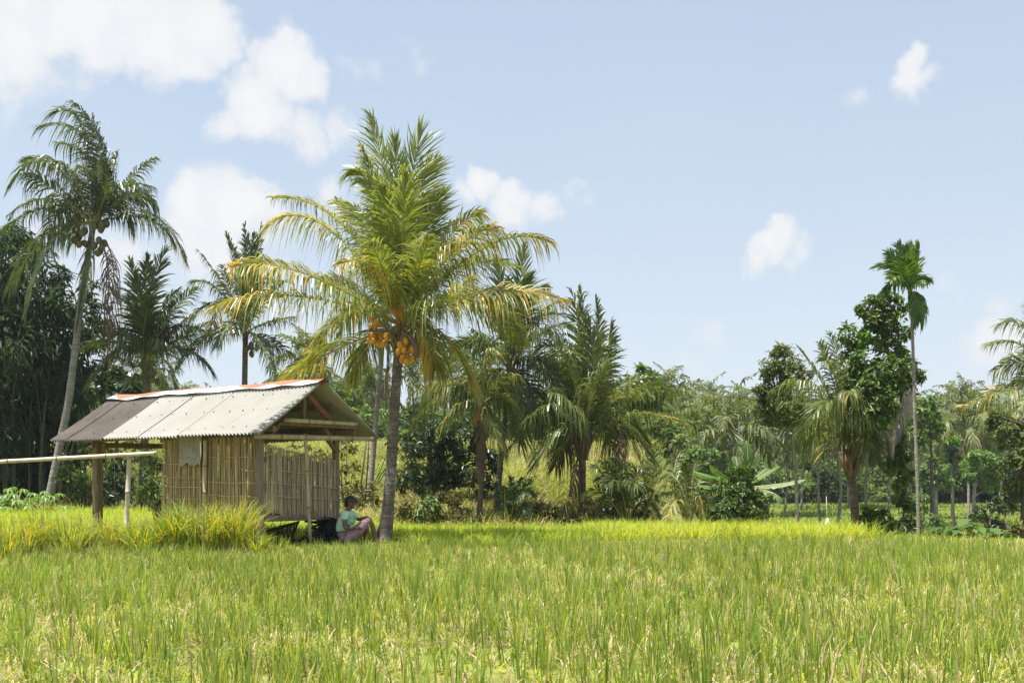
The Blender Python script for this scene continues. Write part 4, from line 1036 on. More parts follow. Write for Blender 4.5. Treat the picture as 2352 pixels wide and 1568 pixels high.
pe, c = palm('coconut_palm', 'right one of the two close standing palms, its crown just right of the golden palm', 27,
    [(1138, 1195), (1146, 1100), (1156, 1000), (1164, 900), (1172, 850)], (1172, 855), [
    ((1188, 710), (1206, 566), dict(side=(1, .2, 0), dy=.5, droop=.26, L=0.72, sweep=1.2, wid=.07)), ((1195, 720), (1218, 640), dict(side=(1, .2, 0), dy=-.6, droop=.26, sweep=1.2, wid=.07)), ((1160, 710), (1135, 600), dict(side=(1, .2, 0), dy=.4, droop=.26, sweep=1.2, wid=.07)), ((1130, 730), (1080, 650), dict(dy=.7)), ((1150, 740), (1115, 680), dict(dy=-.9)),
    ((1225, 735), (1310, 690), dict(dy=.5, L=.7)), ((1235, 770), (1330, 745), dict(dy=-.4, L=.7, gold=.05)), ((1100, 790), (1040, 800), dict(dy=.6)), ((1235, 820), (1315, 880), dict(dy=.6)), ((1230, 830), (1345, 950), dict(dy=-.6)),
    ((1220, 890), (1290, 1025), dict(dy=.5, L=.8)), ((1200, 900), (1240, 1000), dict(dy=-.8, L=.75)), ((1180, 780), (1190, 700), dict(dy=-1.2)), ((1110, 860), (1065, 930), dict(dy=-.5)), ((1190, 930), (1195, 1020), dict(dy=.9)),
    ((1215, 780), (1260, 760), dict(dy=-1.4)), ((1130, 800), (1085, 760), dict(dy=-1.2)), ((1140, 900), (1110, 985), dict(dy=.8)), ((1215, 700), (1255, 660), dict(dy=.9)), ((1230, 900), (1330, 1010), dict(dy=.2, L=.75))],
    [M['palm_dark'], M['palm'], M['rachis']], .085, .07, 'trunk_brown', G2, fill=2, L=.7, pairs=42, wid=.048, droop=.65)
coconuts(pe, (0, 0, 0), bunch(P3(1176, 868, 26.7), 7, .1, .22, .2, rsn), .10, M['nut_green'])
pf, c = palm('coconut_palm', 'left one of the two close standing palms, shorter with orange flower stalks', 25.6,
    [(1098, 1196), (1106, 1110), (1110, 1030), (1110, 960), (1108, 925)], (1108, 928), [
    ((1035, 880), (945, 905), dict(dy=-.3, gold=.12)), ((1030, 895), (948, 975), dict(dy=.5)), ((1065, 925), (1012, 978), dict(dy=-.7, gold=.2)), ((1090, 840), (1062, 805), dict(dy=.5)), ((1080, 850), (1028, 822), dict(dy=-.6)),
    ((1125, 830), (1135, 805), dict(dy=-.8, gold=.12)), ((1145, 870), (1192, 868), dict(dy=-.6, gold=.12)), ((1140, 880), (1180, 930), dict(dy=.6)), ((1120, 870), (1150, 850), dict(dy=1)), ((1075, 870), (1050, 900), dict(dy=1.2)),
    ((1125, 960), (1150, 1030), dict(dy=-.6, gold=.1)), ((1105, 840), (1098, 770), dict(side=(1, 0, 0), dy=.5)), ((1060, 880), (990, 880), dict(dy=1.0)), ((1104, 1010), (1096, 1100), dict(dead=1, dy=-.3))],
    [M['palm'], M['palm_gold'], M['rachis']], .07, .06, 'trunk_brown', G2, fill=2, L=.62, pairs=40, wid=.045, droop=.75)
mb = MB()
for j in range(14): tube(mb, bez(P3(1106, 960, 25.4), P3(1100 + RS.normal(0, 4), 950 + RS.normal(0, 5), 25.2), P3(1098 + RS.normal(0, 12), 968 + RS.normal(0, 14), 25.1), np.linspace(0, 1, 5)), .012, 4)
mb.build('flower_stalk', M['flower'], pf)
pg, c = palm('coconut_palm', 'broad coconut palm with a stout straight trunk in the centre, beside the sunny bank', 26.5,
    [(1338, 1196), (1337, 1130), (1337, 1060), (1340, 1000)], (1342, 1010), [
    ((1342, 850), (1315, 672), dict(side=(1, .2, 0), dy=.5, droop=.26, sweep=1.2, wid=.07)), ((1348, 830), (1334, 664), dict(side=(1, -.2, 0), dy=-.4, droop=.26, sweep=1.2, wid=.07)), ((1370, 850), (1368, 690), dict(side=(1, .3, 0), dy=.4, droop=.26, sweep=1.2, wid=.07)), ((1362, 860), (1352, 740), dict(side=(1, 0, 0), dy=-1.0, droop=.26, sweep=1.2, wid=.07)),
    ((1385, 870), (1402, 745), dict(side=(1, .5, 0), dy=.9, droop=.26, sweep=1.2, wid=.07)), ((1405, 900), (1522, 862), dict(dy=.5, L=.65)), ((1440, 900), (1565, 900), dict(dy=-.3, L=.7)), ((1450, 950), (1572, 975), dict(dy=-.7, L=.7, gold=.22)), ((1420, 975), (1500, 1060), dict(dy=-.9, L=.7)),
    ((1405, 955), (1480, 1010), dict(dy=.9)), ((1285, 860), (1205, 850), dict(dy=.6)), ((1300, 830), (1240, 800), dict(dy=-.5)), ((1310, 800), (1215, 775), dict(dy=.3, L=.65)), ((1275, 930), (1180, 1000), dict(dy=-.7, L=.75)), ((1265, 960), (1160, 1040), dict(dy=.4, L=.75)),
    ((1290, 985), (1235, 1060), dict(dy=-.8)), ((1318, 880), (1280, 780), dict(dy=-1.0)), ((1360, 900), (1395, 830), dict(dy=-1.4)), ((1310, 930), (1265, 900), dict(dy=-1.6)), ((1385, 990), (1420, 1080), dict(dy=.9)), ((1308, 1000), (1275, 1070), dict(dy=.9)),
    ((1424, 1010), (1423, 1108), dict(dead=1, dy=-1, st=(1430, 985))), ((1322, 1080), (1312, 1145), dict(dead=1, dy=-.2, st=(1330, 1045))), ((1390, 870), (1404, 812), dict(dy=-.8, L=.4))],
    [M['palm'], M['palm_gold'], M['rachis']], .095, .10, 'trunk_brown', G2, fill=2, L=.78, pairs=46, wid=.048, droop=.6)
mb = MB()
for j in range(30):
    a = RS.uniform(0, 6.28); b = P3(1338, 1045 + RS.uniform(-30, 15), 26.5); d = np.array((math.cos(a), math.sin(a), 0))
    tube(mb, [b + d * .12, b + d * .2 + np.array((0, 0, .2)), b + d * RS.uniform(.25, .4) + np.array((0, 0, RS.uniform(.3, .6)))], [.045, .03, .012], 6)
mb.build('leaf_bases', M['wood'], pg)
ph, c = palm('coconut_palm', 'coconut palm with a ringed stout trunk at the right end of the rice block', 21.5,
    [(1967, 1212), (1963, 1160), (1957, 1100), (1952, 1060), (1954, 1025)], (1955, 1032), [
    ((1935, 880), (1905, 768), dict(side=(1, .3, 0), dy=.5, L=.5, droop=.3)), ((1918, 890), (1882, 790), dict(side=(1, .4, 0), dy=-.4, L=.6, droop=.4)), ((1900, 900), (1835, 800), dict(dy=.5, L=.5, droop=.45)), ((1920, 870), (1888, 830), dict(dy=-1.1, L=.66, droop=.45)),
    ((1875, 900), (1782, 890), dict(dy=-.5, L=.66, droop=.75)), ((1888, 960), (1830, 1018), dict(dy=.7, L=.6)), ((1952, 925), (1985, 948), dict(dy=-1.3, L=.6, droop=.8)), ((1950, 920), (1950, 905), dict(dy=-1.7, L=.6, droop=.8, gold=.1)),
    ((1985, 930), (2028, 880), dict(dy=.5, L=.62)), ((1992, 960), (2035, 1010), dict(dy=-.4, L=.66)), ((1990, 940), (2040, 950), dict(dy=.8, L=.62)), ((1925, 1000), (1890, 1040), dict(dy=-.8, L=.55, gold=.12)), ((1965, 900), (1975, 830), dict(dy=.7, side=(1, 0, 0))),
    ((1920, 930), (1870, 950), dict(dy=-1.3, L=.6)), ((1980, 990), (2010, 1050), dict(dy=-.9, L=.6)), ((1940, 880), (1955, 800), dict(dy=1, side=(1, 0, 0), L=.5))],
    [M['palm'], M['palm_gold'], M['rachis']], .078, .085, 'trunk_brown', G2, fill=2, L=.62, pairs=46, wid=.036, droop=.6, flare=1.25)
mb = MB()
for j in range(34):
    a = RS.uniform(0, 6.28); b = P3(1955, 1085 + RS.uniform(-30, 15), 21.5); d = np.array((math.cos(a), math.sin(a), 0))
    tube(mb, [b + d * .08, b + d * .14 + np.array((0, 0, .16)), b + d * RS.uniform(.16, .26) + np.array((0, 0, RS.uniform(.3, .55)))], [.05, .04, .012], 6)
mb.build('leaf_bases', M['wood'], ph)
for (mid, tip, dy) in (((2360, 800), (2278, 795), -.3), ((2370, 850), (2292, 838), .6), ((2340, 745), (2298, 742), .4)):
    pass
pi_, c = palm('coconut_palm', 'palm whose fronds reach in from the right picture edge', 24,
    [(2452, 1240), (2448, 1100), (2440, 960), (2434, 870)], (2432, 872), [
    ((2350, 795), (2276, 792), dict(dy=-.3)), ((2360, 830), (2285, 850), dict(dy=.6)), ((2365, 760), (2300, 745), dict(dy=.3)), ((2330, 890), (2205, 938), dict(dy=-.5, gold=.15, L=.6)), ((2370, 910), (2300, 985), dict(dy=-.9, gold=.1)), ((2480, 780), (2560, 760)), ((2500, 860), (2590, 900)),
    ((2430, 760), (2440, 680), dict(side=(1, 0, 0))), ((2400, 770), (2360, 700)), ((2470, 900), (2520, 1000)), ((2380, 860), (2320, 890), dict(dy=1)), ((2490, 820), (2580, 830))],
    [M['palm'], M['palm_gold'], M['rachis']], .14, .11, 'trunk_grey', G2, L=.6, pairs=42, wid=.042, droop=.55)

# --- the tall areca palm on the right
ma = [M['areca'], M['areca'], M['rachis']]
uo = dict(side=(1, .2, 0), droop=.12, up=.3)
pj, c = palm('areca_palm', 'tall pole thin areca palm with a small bright crown, highest thing on the right', 19.6,
    [(2111, 1232), (2107, 1100), (2101, 950), (2097, 800), (2092, 660)], (2089, 668), [
    ((2092, 610), (2090, 562), dict(uo, dy=.3)), ((2105, 610), (2112, 560), dict(uo, dy=-.3)), ((2082, 610), (2062, 562), dict(uo, dy=.2)), ((2098, 620), (2118, 600), dict(uo, dy=.5)), ((2070, 620), (2040, 580), dict(uo, dy=-.3)),
    ((2060, 618), (2012, 614), dict(dy=.2, droop=.35)), ((2065, 640), (2044, 640), dict(dy=-.6, droop=.4)), ((2082, 620), (2072, 595), dict(uo, dy=-.7)), ((2100, 650), (2112, 650), dict(dy=-.6, droop=.5)),
    ((2106, 690), (2112, 735), dict(dy=-.3, droop=.9, L=.36)), ((2104, 680), (2116, 705), dict(dy=.3, droop=.9, L=.34)), ((2097, 705), (2099, 748), dict(dy=.1, droop=1.0, L=.2)), ((2060, 650), (2030, 668), dict(dy=.4, droop=.6)),
    ],
    ma, .034, .028, 'trunk_grey', None, fill=1, lk=.98, L=.36, pairs=28, wid=.05, flare=1.2, rr=.016)
mb = MB(); tube(mb, [P3(2092, 700, 19.6), P3(2091, 680, 19.6), P3(2089, 655, 19.6)], [.036, .042, .03], 10); mb.build('crown_shaft', M['areca'], pj)

# ------------------------------------------------------------------ broadleaf trees, shrubs and other plants
def leafcloud(mb, clumps, Y, size, dens=1.0, mat=0, aspect=.42, droop=.35, tight=.30, depth=.85, updir=.5, dyr=.5):
    cs = []
    for c in clumps:
        px, py, r = c[:3]; m = c[3] if len(c) > 3 else mat
        R = r / F * Y
        dy = c[4] if len(c) > 4 else RS.uniform(-dyr, dyr) * R * 1.6
        ctr = P3(px, py, Y + dy)
        n = int(dens * 36 * (R / size) ** 2) + 30
        p, o = cloud_points(ctr, np.array((R, R * depth, R)) * 1.0, n, tight=tight)
        leaves(mb, p, o, np.full(n, size), aspect, droop, m, updir=updir)
        cs.append((ctr, R))
    return cs
def limbs(mb, path, cs, r, mat=0):
    path = np.asarray(path)
    for ctr, R in cs:
        d = np.linalg.norm(path - ctr, axis=1) + 2.0 * np.maximum(0, path[:, 2] - ctr[2] + .3 * R)
        i = int(np.argmin(d)); p = path[i]
        mid = (p + ctr) / 2 + RS.normal(0, .08, 3) * R + np.array((0, 0, -.05 * R))
        tube(mb, bez(p - np.array((0, 0, .35 * R)), mid, ctr, np.linspace(0, 1, 7)), np.linspace(r * .34, r * .08, 7), 6, mat)
        for k in range(3):
            q = ctr + nrm(RS.normal(0, 1, 3) + np.array((0, 0, .5))) * R * .8
            tube(mb, [mid, (mid + q) / 2 + RS.normal(0, .05, 3) * R, q], [r * .14, r * .10, r * .04], 5, mat)
def tree(name, label, Y, trunk, clumps, mats, size, r0, r1=None, bark='bark', dens=1.0, aspect=.42, droop=.35, tight=.3, group=None, cat='tree', nolimb=False, ground=True, updir=.5, crownname='crown'):
    pts = np.array([P3(x, y, Y) for x, y in trunk])
    g = on_ground(trunk[0][0], Y)
    if ground: pts[0] = g - np.array((0, 0, .1))
    e = thing(name, label, cat, g, group)
    mb = MB(); cs = leafcloud(mb, clumps, Y, size, dens, 0, aspect, droop, tight, updir=updir)
    mb.build(crownname, mats, e)
    mb = MB(); n = 24; d = np.linspace(0, 1, len(pts)); t = np.linspace(0, 1, n)
    q = np.stack([np.interp(t, d, pts[:, k]) for k in range(3)], 1)
    for _ in range(4): q[1:-1] = .25 * q[:-2] + .5 * q[1:-1] + .25 * q[2:]
    q[1:-1] += RS.normal(0, r0 * .12, (n - 2, 3))
    tube(mb, q, np.linspace(r0, r1 or r0 * .35, n) * (1 + .5 * np.exp(-t * 12)), 9)
    if not nolimb: limbs(mb, q, cs, r0)
    mb.build('trunk', M[bark], e)
    return e
def bush(name, label, Y, clumps, mats, size, dens=1.0, aspect=.42, droop=.3, group=None, cat='shrub', tight=.3, stems=5):
    c = sorted(clumps, key=lambda c: -c[1])[0]
    g = on_ground(np.mean([c[0] for c in clumps]), Y)
    e = thing(name, label, cat, g, group)
    mb = MB(); cs = leafcloud(mb, clumps, Y, size, dens, 0, aspect, droop, tight); mb.build('foliage', mats, e)
    mb = MB()
    for ctr, R in cs:
        for k in range(max(2, stems - 2)):
            q = ctr + RS.normal(0, .45, 3) * R
            b = g + np.array((RS.normal(0, .1) + (ctr[0] - g[0]) * .5, RS.normal(0, .1), -.05))
            tube(mb, [b, (b + q) / 2 + RS.normal(0, .06, 3), q], [.02, .015, .006], 5)
    mb.build('stems', M['bark'], e)
    return e
def c6(l): return [(1552.3 + a[0] * .48, 526.8 + a[1] * .48, a[2] * .48) + tuple(a[3:]) for a in l]
def c5(l): return [(1787.5 + a[0] * .288, 827.9 + a[1] * .288, a[2] * .288) + tuple(a[3:]) for a in l]
def k5(l): return [(865.5 + a[0] * .372, 639.7 + a[1] * .372, a[2] * .372) + tuple(a[3:]) for a in l]

# far left: a dark bamboo grove and the trees beside it
def bamboo_grove():
    Y = 34
    g = on_ground(40, Y)
    e = thing('bamboo_clump', 'towering dark bamboo clump with drooping leaves at the left picture edge', 'bamboo', g)
    mb = MB()
    cl = [(15, 600, 75), (70, 655, 70), (-30, 690, 90), (25, 700, 90), (110, 740, 70), (-20, 800, 100), (60, 800, 100), (130, 830, 70), (20, 900, 110), (110, 930, 80), (-40, 930, 100), (60, 1000, 95), (140, 1010, 55), (10, 1060, 90), (100, 1080, 70), (45, 560, 40), (-10, 560, 50), (-70, 800, 120), (-90, 1000, 120), (150, 700, 40), (165, 780, 45), (165, 900, 45)]
    leafcloud(mb, cl, Y, .34, 2.4, 0, .2, 1.0, .28, dyr=.9)
    mb.build('foliage', [M['lf_bamboo']], e)
    mb = MB()
    for k in range(46):
        x = g[0] + RS.normal(0, 1.0); y = g[1] + RS.normal(0, .8); z = float(terrain(x, y)); h = RS.uniform(4, 7.8)
        b = np.array((x, y, z - .1)); d = np.array((RS.normal(0, .5), RS.normal(0, .5), 0)) + np.array((x - g[0], y - g[1], 0)) * .25
        tube(mb, bez(b, b + d * .3 + np.array((0, 0, h * .55)), b + d * 1.6 + np.array((0, 0, h)), np.linspace(0, 1, 14)), np.linspace(.045, .008, 14), 7)
    mb.build('culms', M['bamboo_dark'], e)
M['bamboo_dark'] = rough_mat('bamboo_culm_shaded', [(.3, (.07, .075, .035)), (.7, (.16, .16, .08))], 4, .6, .3, mapping=(2, 2, 4))
bamboo_grove()
tree('broadleaf_tree', 'dark leafy tree behind the tallest palm trunk', 36, [(175, 1160), (172, 1000), (178, 800), (182, 700)],
     [(180, 720, 45), (205, 760, 40), (190, 830, 60), (215, 700, 28), (225, 770, 30), (180, 920, 60), (215, 890, 32), (190, 1000, 50), (160, 1060, 50), (228, 835, 22), (200, 660, 26), (160, 650, 40)], [M['lf_bamboo']], .26, .10, dens=.8, aspect=.28, droop=.8)
tree('broad_leaved_tree', 'small tree with big dark rounded leaves above the ridge of the dark roof end', 40, [(268, 1040), (268, 960), (268, 890)],
     [(250, 885, 20), (275, 872, 22), (295, 882, 18), (262, 905, 24), (290, 905, 20)], [M['lf_dark']], .55, .08, dens=1.6, aspect=.8, droop=.5)
bush('shrub', 'dark leafy shrub behind the bamboo rail post', 29.5, [(262, 1090, 34), (255, 1130, 34), (285, 1120, 30), (275, 1060, 24)], [M['lf_dark'], M['lf_mid']], .17, 1.1, cat='shrub')
bush('shrub', 'mixed scrub between the tallest palm trunk and the dark wooden post', 31, [(165, 1110, 34), (200, 1085, 36), (190, 1130, 30), (150, 1075, 26), (215, 1050, 26), (205, 1020, 26)], [M['lf_mid'], M['lf_dark']], .17, .7, aspect=.3)
bush('shrub', 'yellow green shrub with long leaves left of the woven wall', 27.5, [(352, 1085, 30), (368, 1115, 30), (345, 1130, 26), (362, 1050, 24), (340, 1040, 18)], [M['lf_mid'], M['lf_scrub']], .22, .9, aspect=.25)
bush('shrub', 'pale scrub glimpsed under the left eave', 38, [(300, 1040, 30), (240, 1030, 24), (330, 1075, 24), (225, 990, 26), (255, 985, 22)], [M['lf_scrub']], .22, .6)

tree('mango_tree', 'dense dark mango tree beneath the pair of palms', 28.5, [(995, 1196), (1000, 1120), (1010, 1050), (1020, 1000)],
     k5([(250, 980, 100), (390, 950, 110), (520, 1000, 110), (600, 950, 80), (300, 1090, 120), (450, 1120, 130), (185, 1200, 95), (300, 1250, 80), (560, 1170, 110), (680, 1150, 80), (740, 1090, 60), (240, 1050, 70), (430, 1240, 90), (640, 1050, 70), (660, 1260, 80)]), [M['lf_dark']], .17, .10, dens=1.25, aspect=.34, droop=.6)
tree('broadleaf_tree', 'round glossy green tree half hidden behind the broad central palm', 44, [(1462, 1080), (1462, 980), (1461, 900)],
     [(1440, 890, 28), (1475, 875, 32), (1500, 895, 30), (1455, 915, 34), (1490, 920, 30), (1425, 910, 20), (1465, 860, 22), (1460, 1060, 40), (1480, 1020, 40)], [M['lf_mid']], .30, .12, dens=1.3)
for lab, cl, Y, ms, sz in (('leafy bush at the foot of the golden palm, right side', [(170, 1400, 75), (120, 1440, 50), (210, 1440, 55)], 25.5, ['lf_scrub', 'lf_mid'], .14),
     ('green bush below the mango tree', [(300, 1400, 75), (340, 1440, 60), (260, 1450, 50)], 25.2, ['lf_mid'], .15),
     ('taller bush just left of the paired palm trunks', [(430, 1380, 85), (470, 1440, 65), (390, 1450, 55), (520, 1450, 50)], 25.6, ['lf_scrub', 'lf_mid'], .14),
     ('brownish scrub left of the broad central palm trunk', [(1040, 1430, 60), (990, 1450, 45), (1110, 1440, 55)], 25.4, ['lf_scrub'], .13),
     ('low scrub touching the broad central palm trunk', [(1190, 1400, 50), (1180, 1450, 50), (1240, 1460, 35)], 25.3, ['lf_scrub', 'lf_mid'], .13),
     ('straw brown scrub right of the broad central palm trunk', [(1340, 1430, 60), (1310, 1380, 40), (1380, 1460, 40)], 25.6, ['lf_scrub'], .13)):
    bush('bush', lab, Y, k5(cl), [M[m] for m in ms], sz, .8, group='bushes along the foot of the bank')
for lab, px, py, r, Y in (('small green shrub high on the bank, left of the central palm trunk', 1235, 1085, 22, 33), ('low green shrub halfway up the bank, nearest the central palm trunk', 1290, 1120, 20, 30), ('dark shrub on the bank just right of the paired trunks', 1205, 1120, 24, 29),
     ('green shrub on the bank right of the central palm trunk', 1385, 1120, 24, 30), ('shrub high on the bank right of the central palm crown', 1400, 1070, 22, 36), ('pale green shrub at the top of the bank', 1270, 1050, 18, 38)):
    bush('bush', lab, Y, [(px, py, r), (px + r * .7, py + r * .6, r * .7), (px - r * .7, py + r * .5, r * .7)], [M['lf_mid'] if r > 21 else M['lf_scrub']], .14, .8, group='shrubs on the sunny bank')
bush('weedy_scrub', 'sunlit yellowish scrub seen through the hut gable', 27.5, [(800, 1090, 34), (830, 1130, 34), (790, 1140, 30), (860, 1150, 28), (905, 1160, 26), (760, 1060, 26)], [M['lf_scrub'], M['lf_mid']], .15, .55)
bush('weedy_scrub', 'yellowish scrub on the slope behind the hut wall', 31, [(650, 1060, 34), (700, 1070, 30), (740, 1040, 28), (620, 1040, 24), (690, 1030, 22), (800, 1030, 30), (940, 1060, 34), (920, 1010, 28)], [M['lf_scrub']], .17, .5)
mb = MB()
for k in range(2): tube(mb, [P3(842 + 5 * k, 1005, 27.0), P3(836 + 9 * k, 1060, 27), P3(829 + 12 * k, 1110, 27), P3(835 + 4 * k, 1150, 27)], [.02, .022, .025, .03], 6)
tag(mb.build('bare_sapling', M['bark']), 'two thin dark bare stems between the hut and the pale trunk', 'sapling')

# young trunkless palms and the banana group right of the centre
def young_palm(label, base, Y, fr, mats, L=.55, pairs=36, droop=.5, group='young palms behind the field', wid=.045, name='young_palm', stem=.035):
    g = on_ground(base[0], Y); e = thing(name, label, 'palm', g, group)
    b = P3(base[0], base[1], Y)
    for f in fr:
        mid, tip = f[0], f[1]; o = dict(f[2]) if len(f) > 2 else {}
        d2 = math.hypot(tip[0] - base[0], tip[1] - base[1]) / F * Y
        dy = o.pop('dy', RS.uniform(-.5, .5) * d2)
        st = o.pop('st', base)
        a = dict(pairs=pairs, L=L, wid=wid, droop=droop, rr=stem, petiole=.22); a.update(o)
        frond_part(e, g + (P3(st[0], st[1], Y) - b) + RS.normal(0, .05, 3) * np.array((1, 1, 0)), P3(mid[0], mid[1], Y + dy * .6), P3(tip[0], tip[1], Y + dy), mats, **a)
    return e
mp = [M['palm'], M['palm_gold'], M['rachis']]
young_palm('dark bushy young palm with no trunk, right of the broad central palm', (1440, 1197), 25, [((1395, 1110), (1362, 1072)), ((1405, 1100), (1386, 1062)), ((1420, 1105), (1408, 1055)), ((1435, 1110), (1430, 1075)), ((1465, 1130), (1500, 1135)), ((1395, 1140), (1350, 1130)), ((1455, 1110), (1470, 1078)), ((1415, 1140), (1380, 1160)), ((1470, 1150), (1510, 1180)), ((1425, 1120), (1395, 1110), dict(dy=-1)), ((1450, 1125), (1465, 1120), dict(dy=-1)), ((1410, 1120), (1375, 1100), dict(dy=.9))], ml, .62, 40)
bush('bush', 'dark bush inside the bushy young palm', 25.6, [(1425, 1165, 34), (1470, 1170, 30), (1395, 1175, 26), (1450, 1130, 30)], [M['lf_dark']], .15, .9)
young_palm('upright fan shaped young palm behind the bushy one', (1492, 1150), 29, [((1478, 1090), (1455, 1030)), ((1490, 1080), (1490, 1008)), ((1500, 1085), (1520, 1035)), ((1480, 1100), (1440, 1065)), ((1515, 1090), (1545, 1060)), ((1500, 1080), (1508, 1020), dict(dy=-.8))], [M['palm_far'], M['palm_gold'], M['rachis']], .5, 32, .25)
young_palm('young palm with pale bleached fronds touching the rice, left of the banana', (1582, 1197), 24.8, [((1535, 1115), (1478, 1190), dict(dy=-.3, gold=.12)), ((1560, 1110), (1520, 1100), dict(dy=.5)), ((1560, 1150), (1528, 1200), dict(dy=-1.1, gold=.35)), ((1604, 1140), (1608, 1198), dict(dy=-.9, gold=.4)), ((1590, 1110), (1600, 1060), dict(dy=.4)), ((1575, 1110), (1570, 1065), dict(dy=-.3)), ((1615, 1140), (1650, 1180), dict(dy=.6)), ((1600, 1120), (1630, 1120), dict(dy=.7)), ((1560, 1140), (1500, 1150), dict(dy=.6)), ((1550, 1090), (1575, 1030), dict(dy=.9))], mp, .50, 40, .6)
young_palm('dark spiky young palm right of the paired trunks', (1163, 1196), 25.4, [((1195, 1140), (1225, 1135), dict(dy=-.3)), ((1185, 1130), (1200, 1100)), ((1170, 1130), (1170, 1098)), ((1195, 1165), (1210, 1180), dict(dy=-.4)), ((1150, 1140), (1140, 1110)), ((1185, 1145), (1215, 1110), dict(dy=.3)), ((1160, 1150), (1160, 1120), dict(dy=-.5)), ((1180, 1160), (1190, 1150), dict(dy=-.6))], [M['lf_dark'], M['palm_gold'], M['rachis']], .38, 24, .4, wid=.06)
bush('bush', 'light green bush rising behind the banana leaves', 34, [(1604, 1050, 28), (1580, 1075, 26), (1630, 1075, 26), (1610, 1095, 30), (1560, 1100, 24), (1640, 1045, 16)], [M['lf_pale']], .17, .9)
def banana_leaf(mb, p0, p1, p2, width, mat=0, droop=.35, side=None, tear=.5):
    t = np.linspace(0, 1, 26); sp = bez(p0, p1, p2, t)
    tube(mb, sp, np.linspace(.028, .006, 26), 6, 1)
    T = nrm(np.gradient(sp, axis=0)); ch = nrm(np.asarray(p2, float) - np.asarray(p0, float))
    if side is None: side = nrm(np.cross((ch[0], ch[1], 0), (0, 0, 1))) if math.hypot(ch[0], ch[1]) > .3 else np.array((1., .2, 0))
    S = nrm(np.asarray(side)[None] - T * (T @ np.asarray(side))[:, None]); Nn = np.cross(S, T); Nn *= np.sign(np.median(Nn[:, 2]) or 1)
    i0 = 4
    wv = np.interp(t, [.14, .25, .5, .8, .95, 1], [.15, .8, 1, .85, .45, .05]) * width
    for sg in (-1, 1):
        i = i0
        while i < 25:
            j = min(25, i + RS.randint(2, 7)) if RS.uniform() < tear else min(25, i + 8)
            V = []
            for k in range(i, j + 1):
                dr = droop * RS.uniform(.8, 1.2)
                sh = T[k] * wv[k] * .25
                for s in (0, .35, .7, 1):
                    V.append(sp[k] + S[k] * sg * wv[k] * s * (1 - .18 * s) + Nn[k] * (.10 * s - .12 * s * s) * wv[k] + np.array((0, 0, -1)) * dr * wv[k] * s * s + sh * s)
            n = j - i + 1
            q = [(a * 4 + b, a * 4 + b + 1, (a + 1) * 4 + b + 1, (a + 1) * 4 + b) for a in range(n - 1) for b in range(3)]
            if n > 1: mb.add(V, q, mat, True)
            i = j
def banana():
    Y = 24.5; g = on_ground(1705, Y); e = thing('banana_plant', 'banana plant with big torn leaves spreading around the round shrub', 'banana plant', g)
    mb = MB(); tube(mb, [g, g + np.array((.02, .3, .5)), P3(1712, 1100, Y + .4)], [.11, .09, .05], 10); mb.build('stem', M['areca'], e)
    top = P3(1712, 1120, Y + .3)
    for mid, tip, w, m, dy, st, dr in (((1718, 1060), (1714, 1012), .15, 0, .3, None, .05), ((1685, 1075), (1667, 1036), .24, 0, .2, None, .1), ((1696, 1075), (1690, 1048), .2, 1, .6, None, .1), ((1672, 1100), (1630, 1068), .24, 0, -.2, None, .2), ((1650, 1098), (1594, 1082), .26, 0, -.4, None, .35),
                              ((1650, 1118), (1604, 1114), .24, 0, -.6, None, .4), ((1660, 1132), (1628, 1160), .2, 1, -.6, None, .3), ((1755, 1090), (1788, 1070), .24, 0, .3, None, .15), ((1785, 1112), (1848, 1100), .24, 1, -.2, None, .35), ((1770, 1130), (1798, 1152), .22, 1, -.4, None, .4), ((1745, 1090), (1760, 1075), .22, 0, .7, None, .2), ((1765, 1185), (1777, 1168), .14, 0, -.3, (1755, 1200), .1), ((1735, 1100), (1800, 1122), .2, 0, .6, None, .35)):
        mb = MB(); s0 = top if st is None else P3(st[0], st[1], Y - .2)
        banana_leaf(mb, s0, P3(mid[0], mid[1], Y + dy * .7), P3(tip[0], tip[1], Y + dy), w, 0, dr)
        mb.build('leaf', [M['banana_pale'] if m else M['banana'], M['rachis']], e)
banana()
bush('shrub', 'dense round glossy shrub in front of the banana plant', 23.6, [(1697, 1098, 30), (1680, 1125, 34), (1715, 1125, 34), (1700, 1155, 44), (1655, 1165, 26), (1735, 1165, 36), (1690, 1180, 40), (1640, 1180, 18), (1715, 1085, 22), (1755, 1150, 18)], [M['lf_mid'], M['lf_dark']], .115, 1.05)

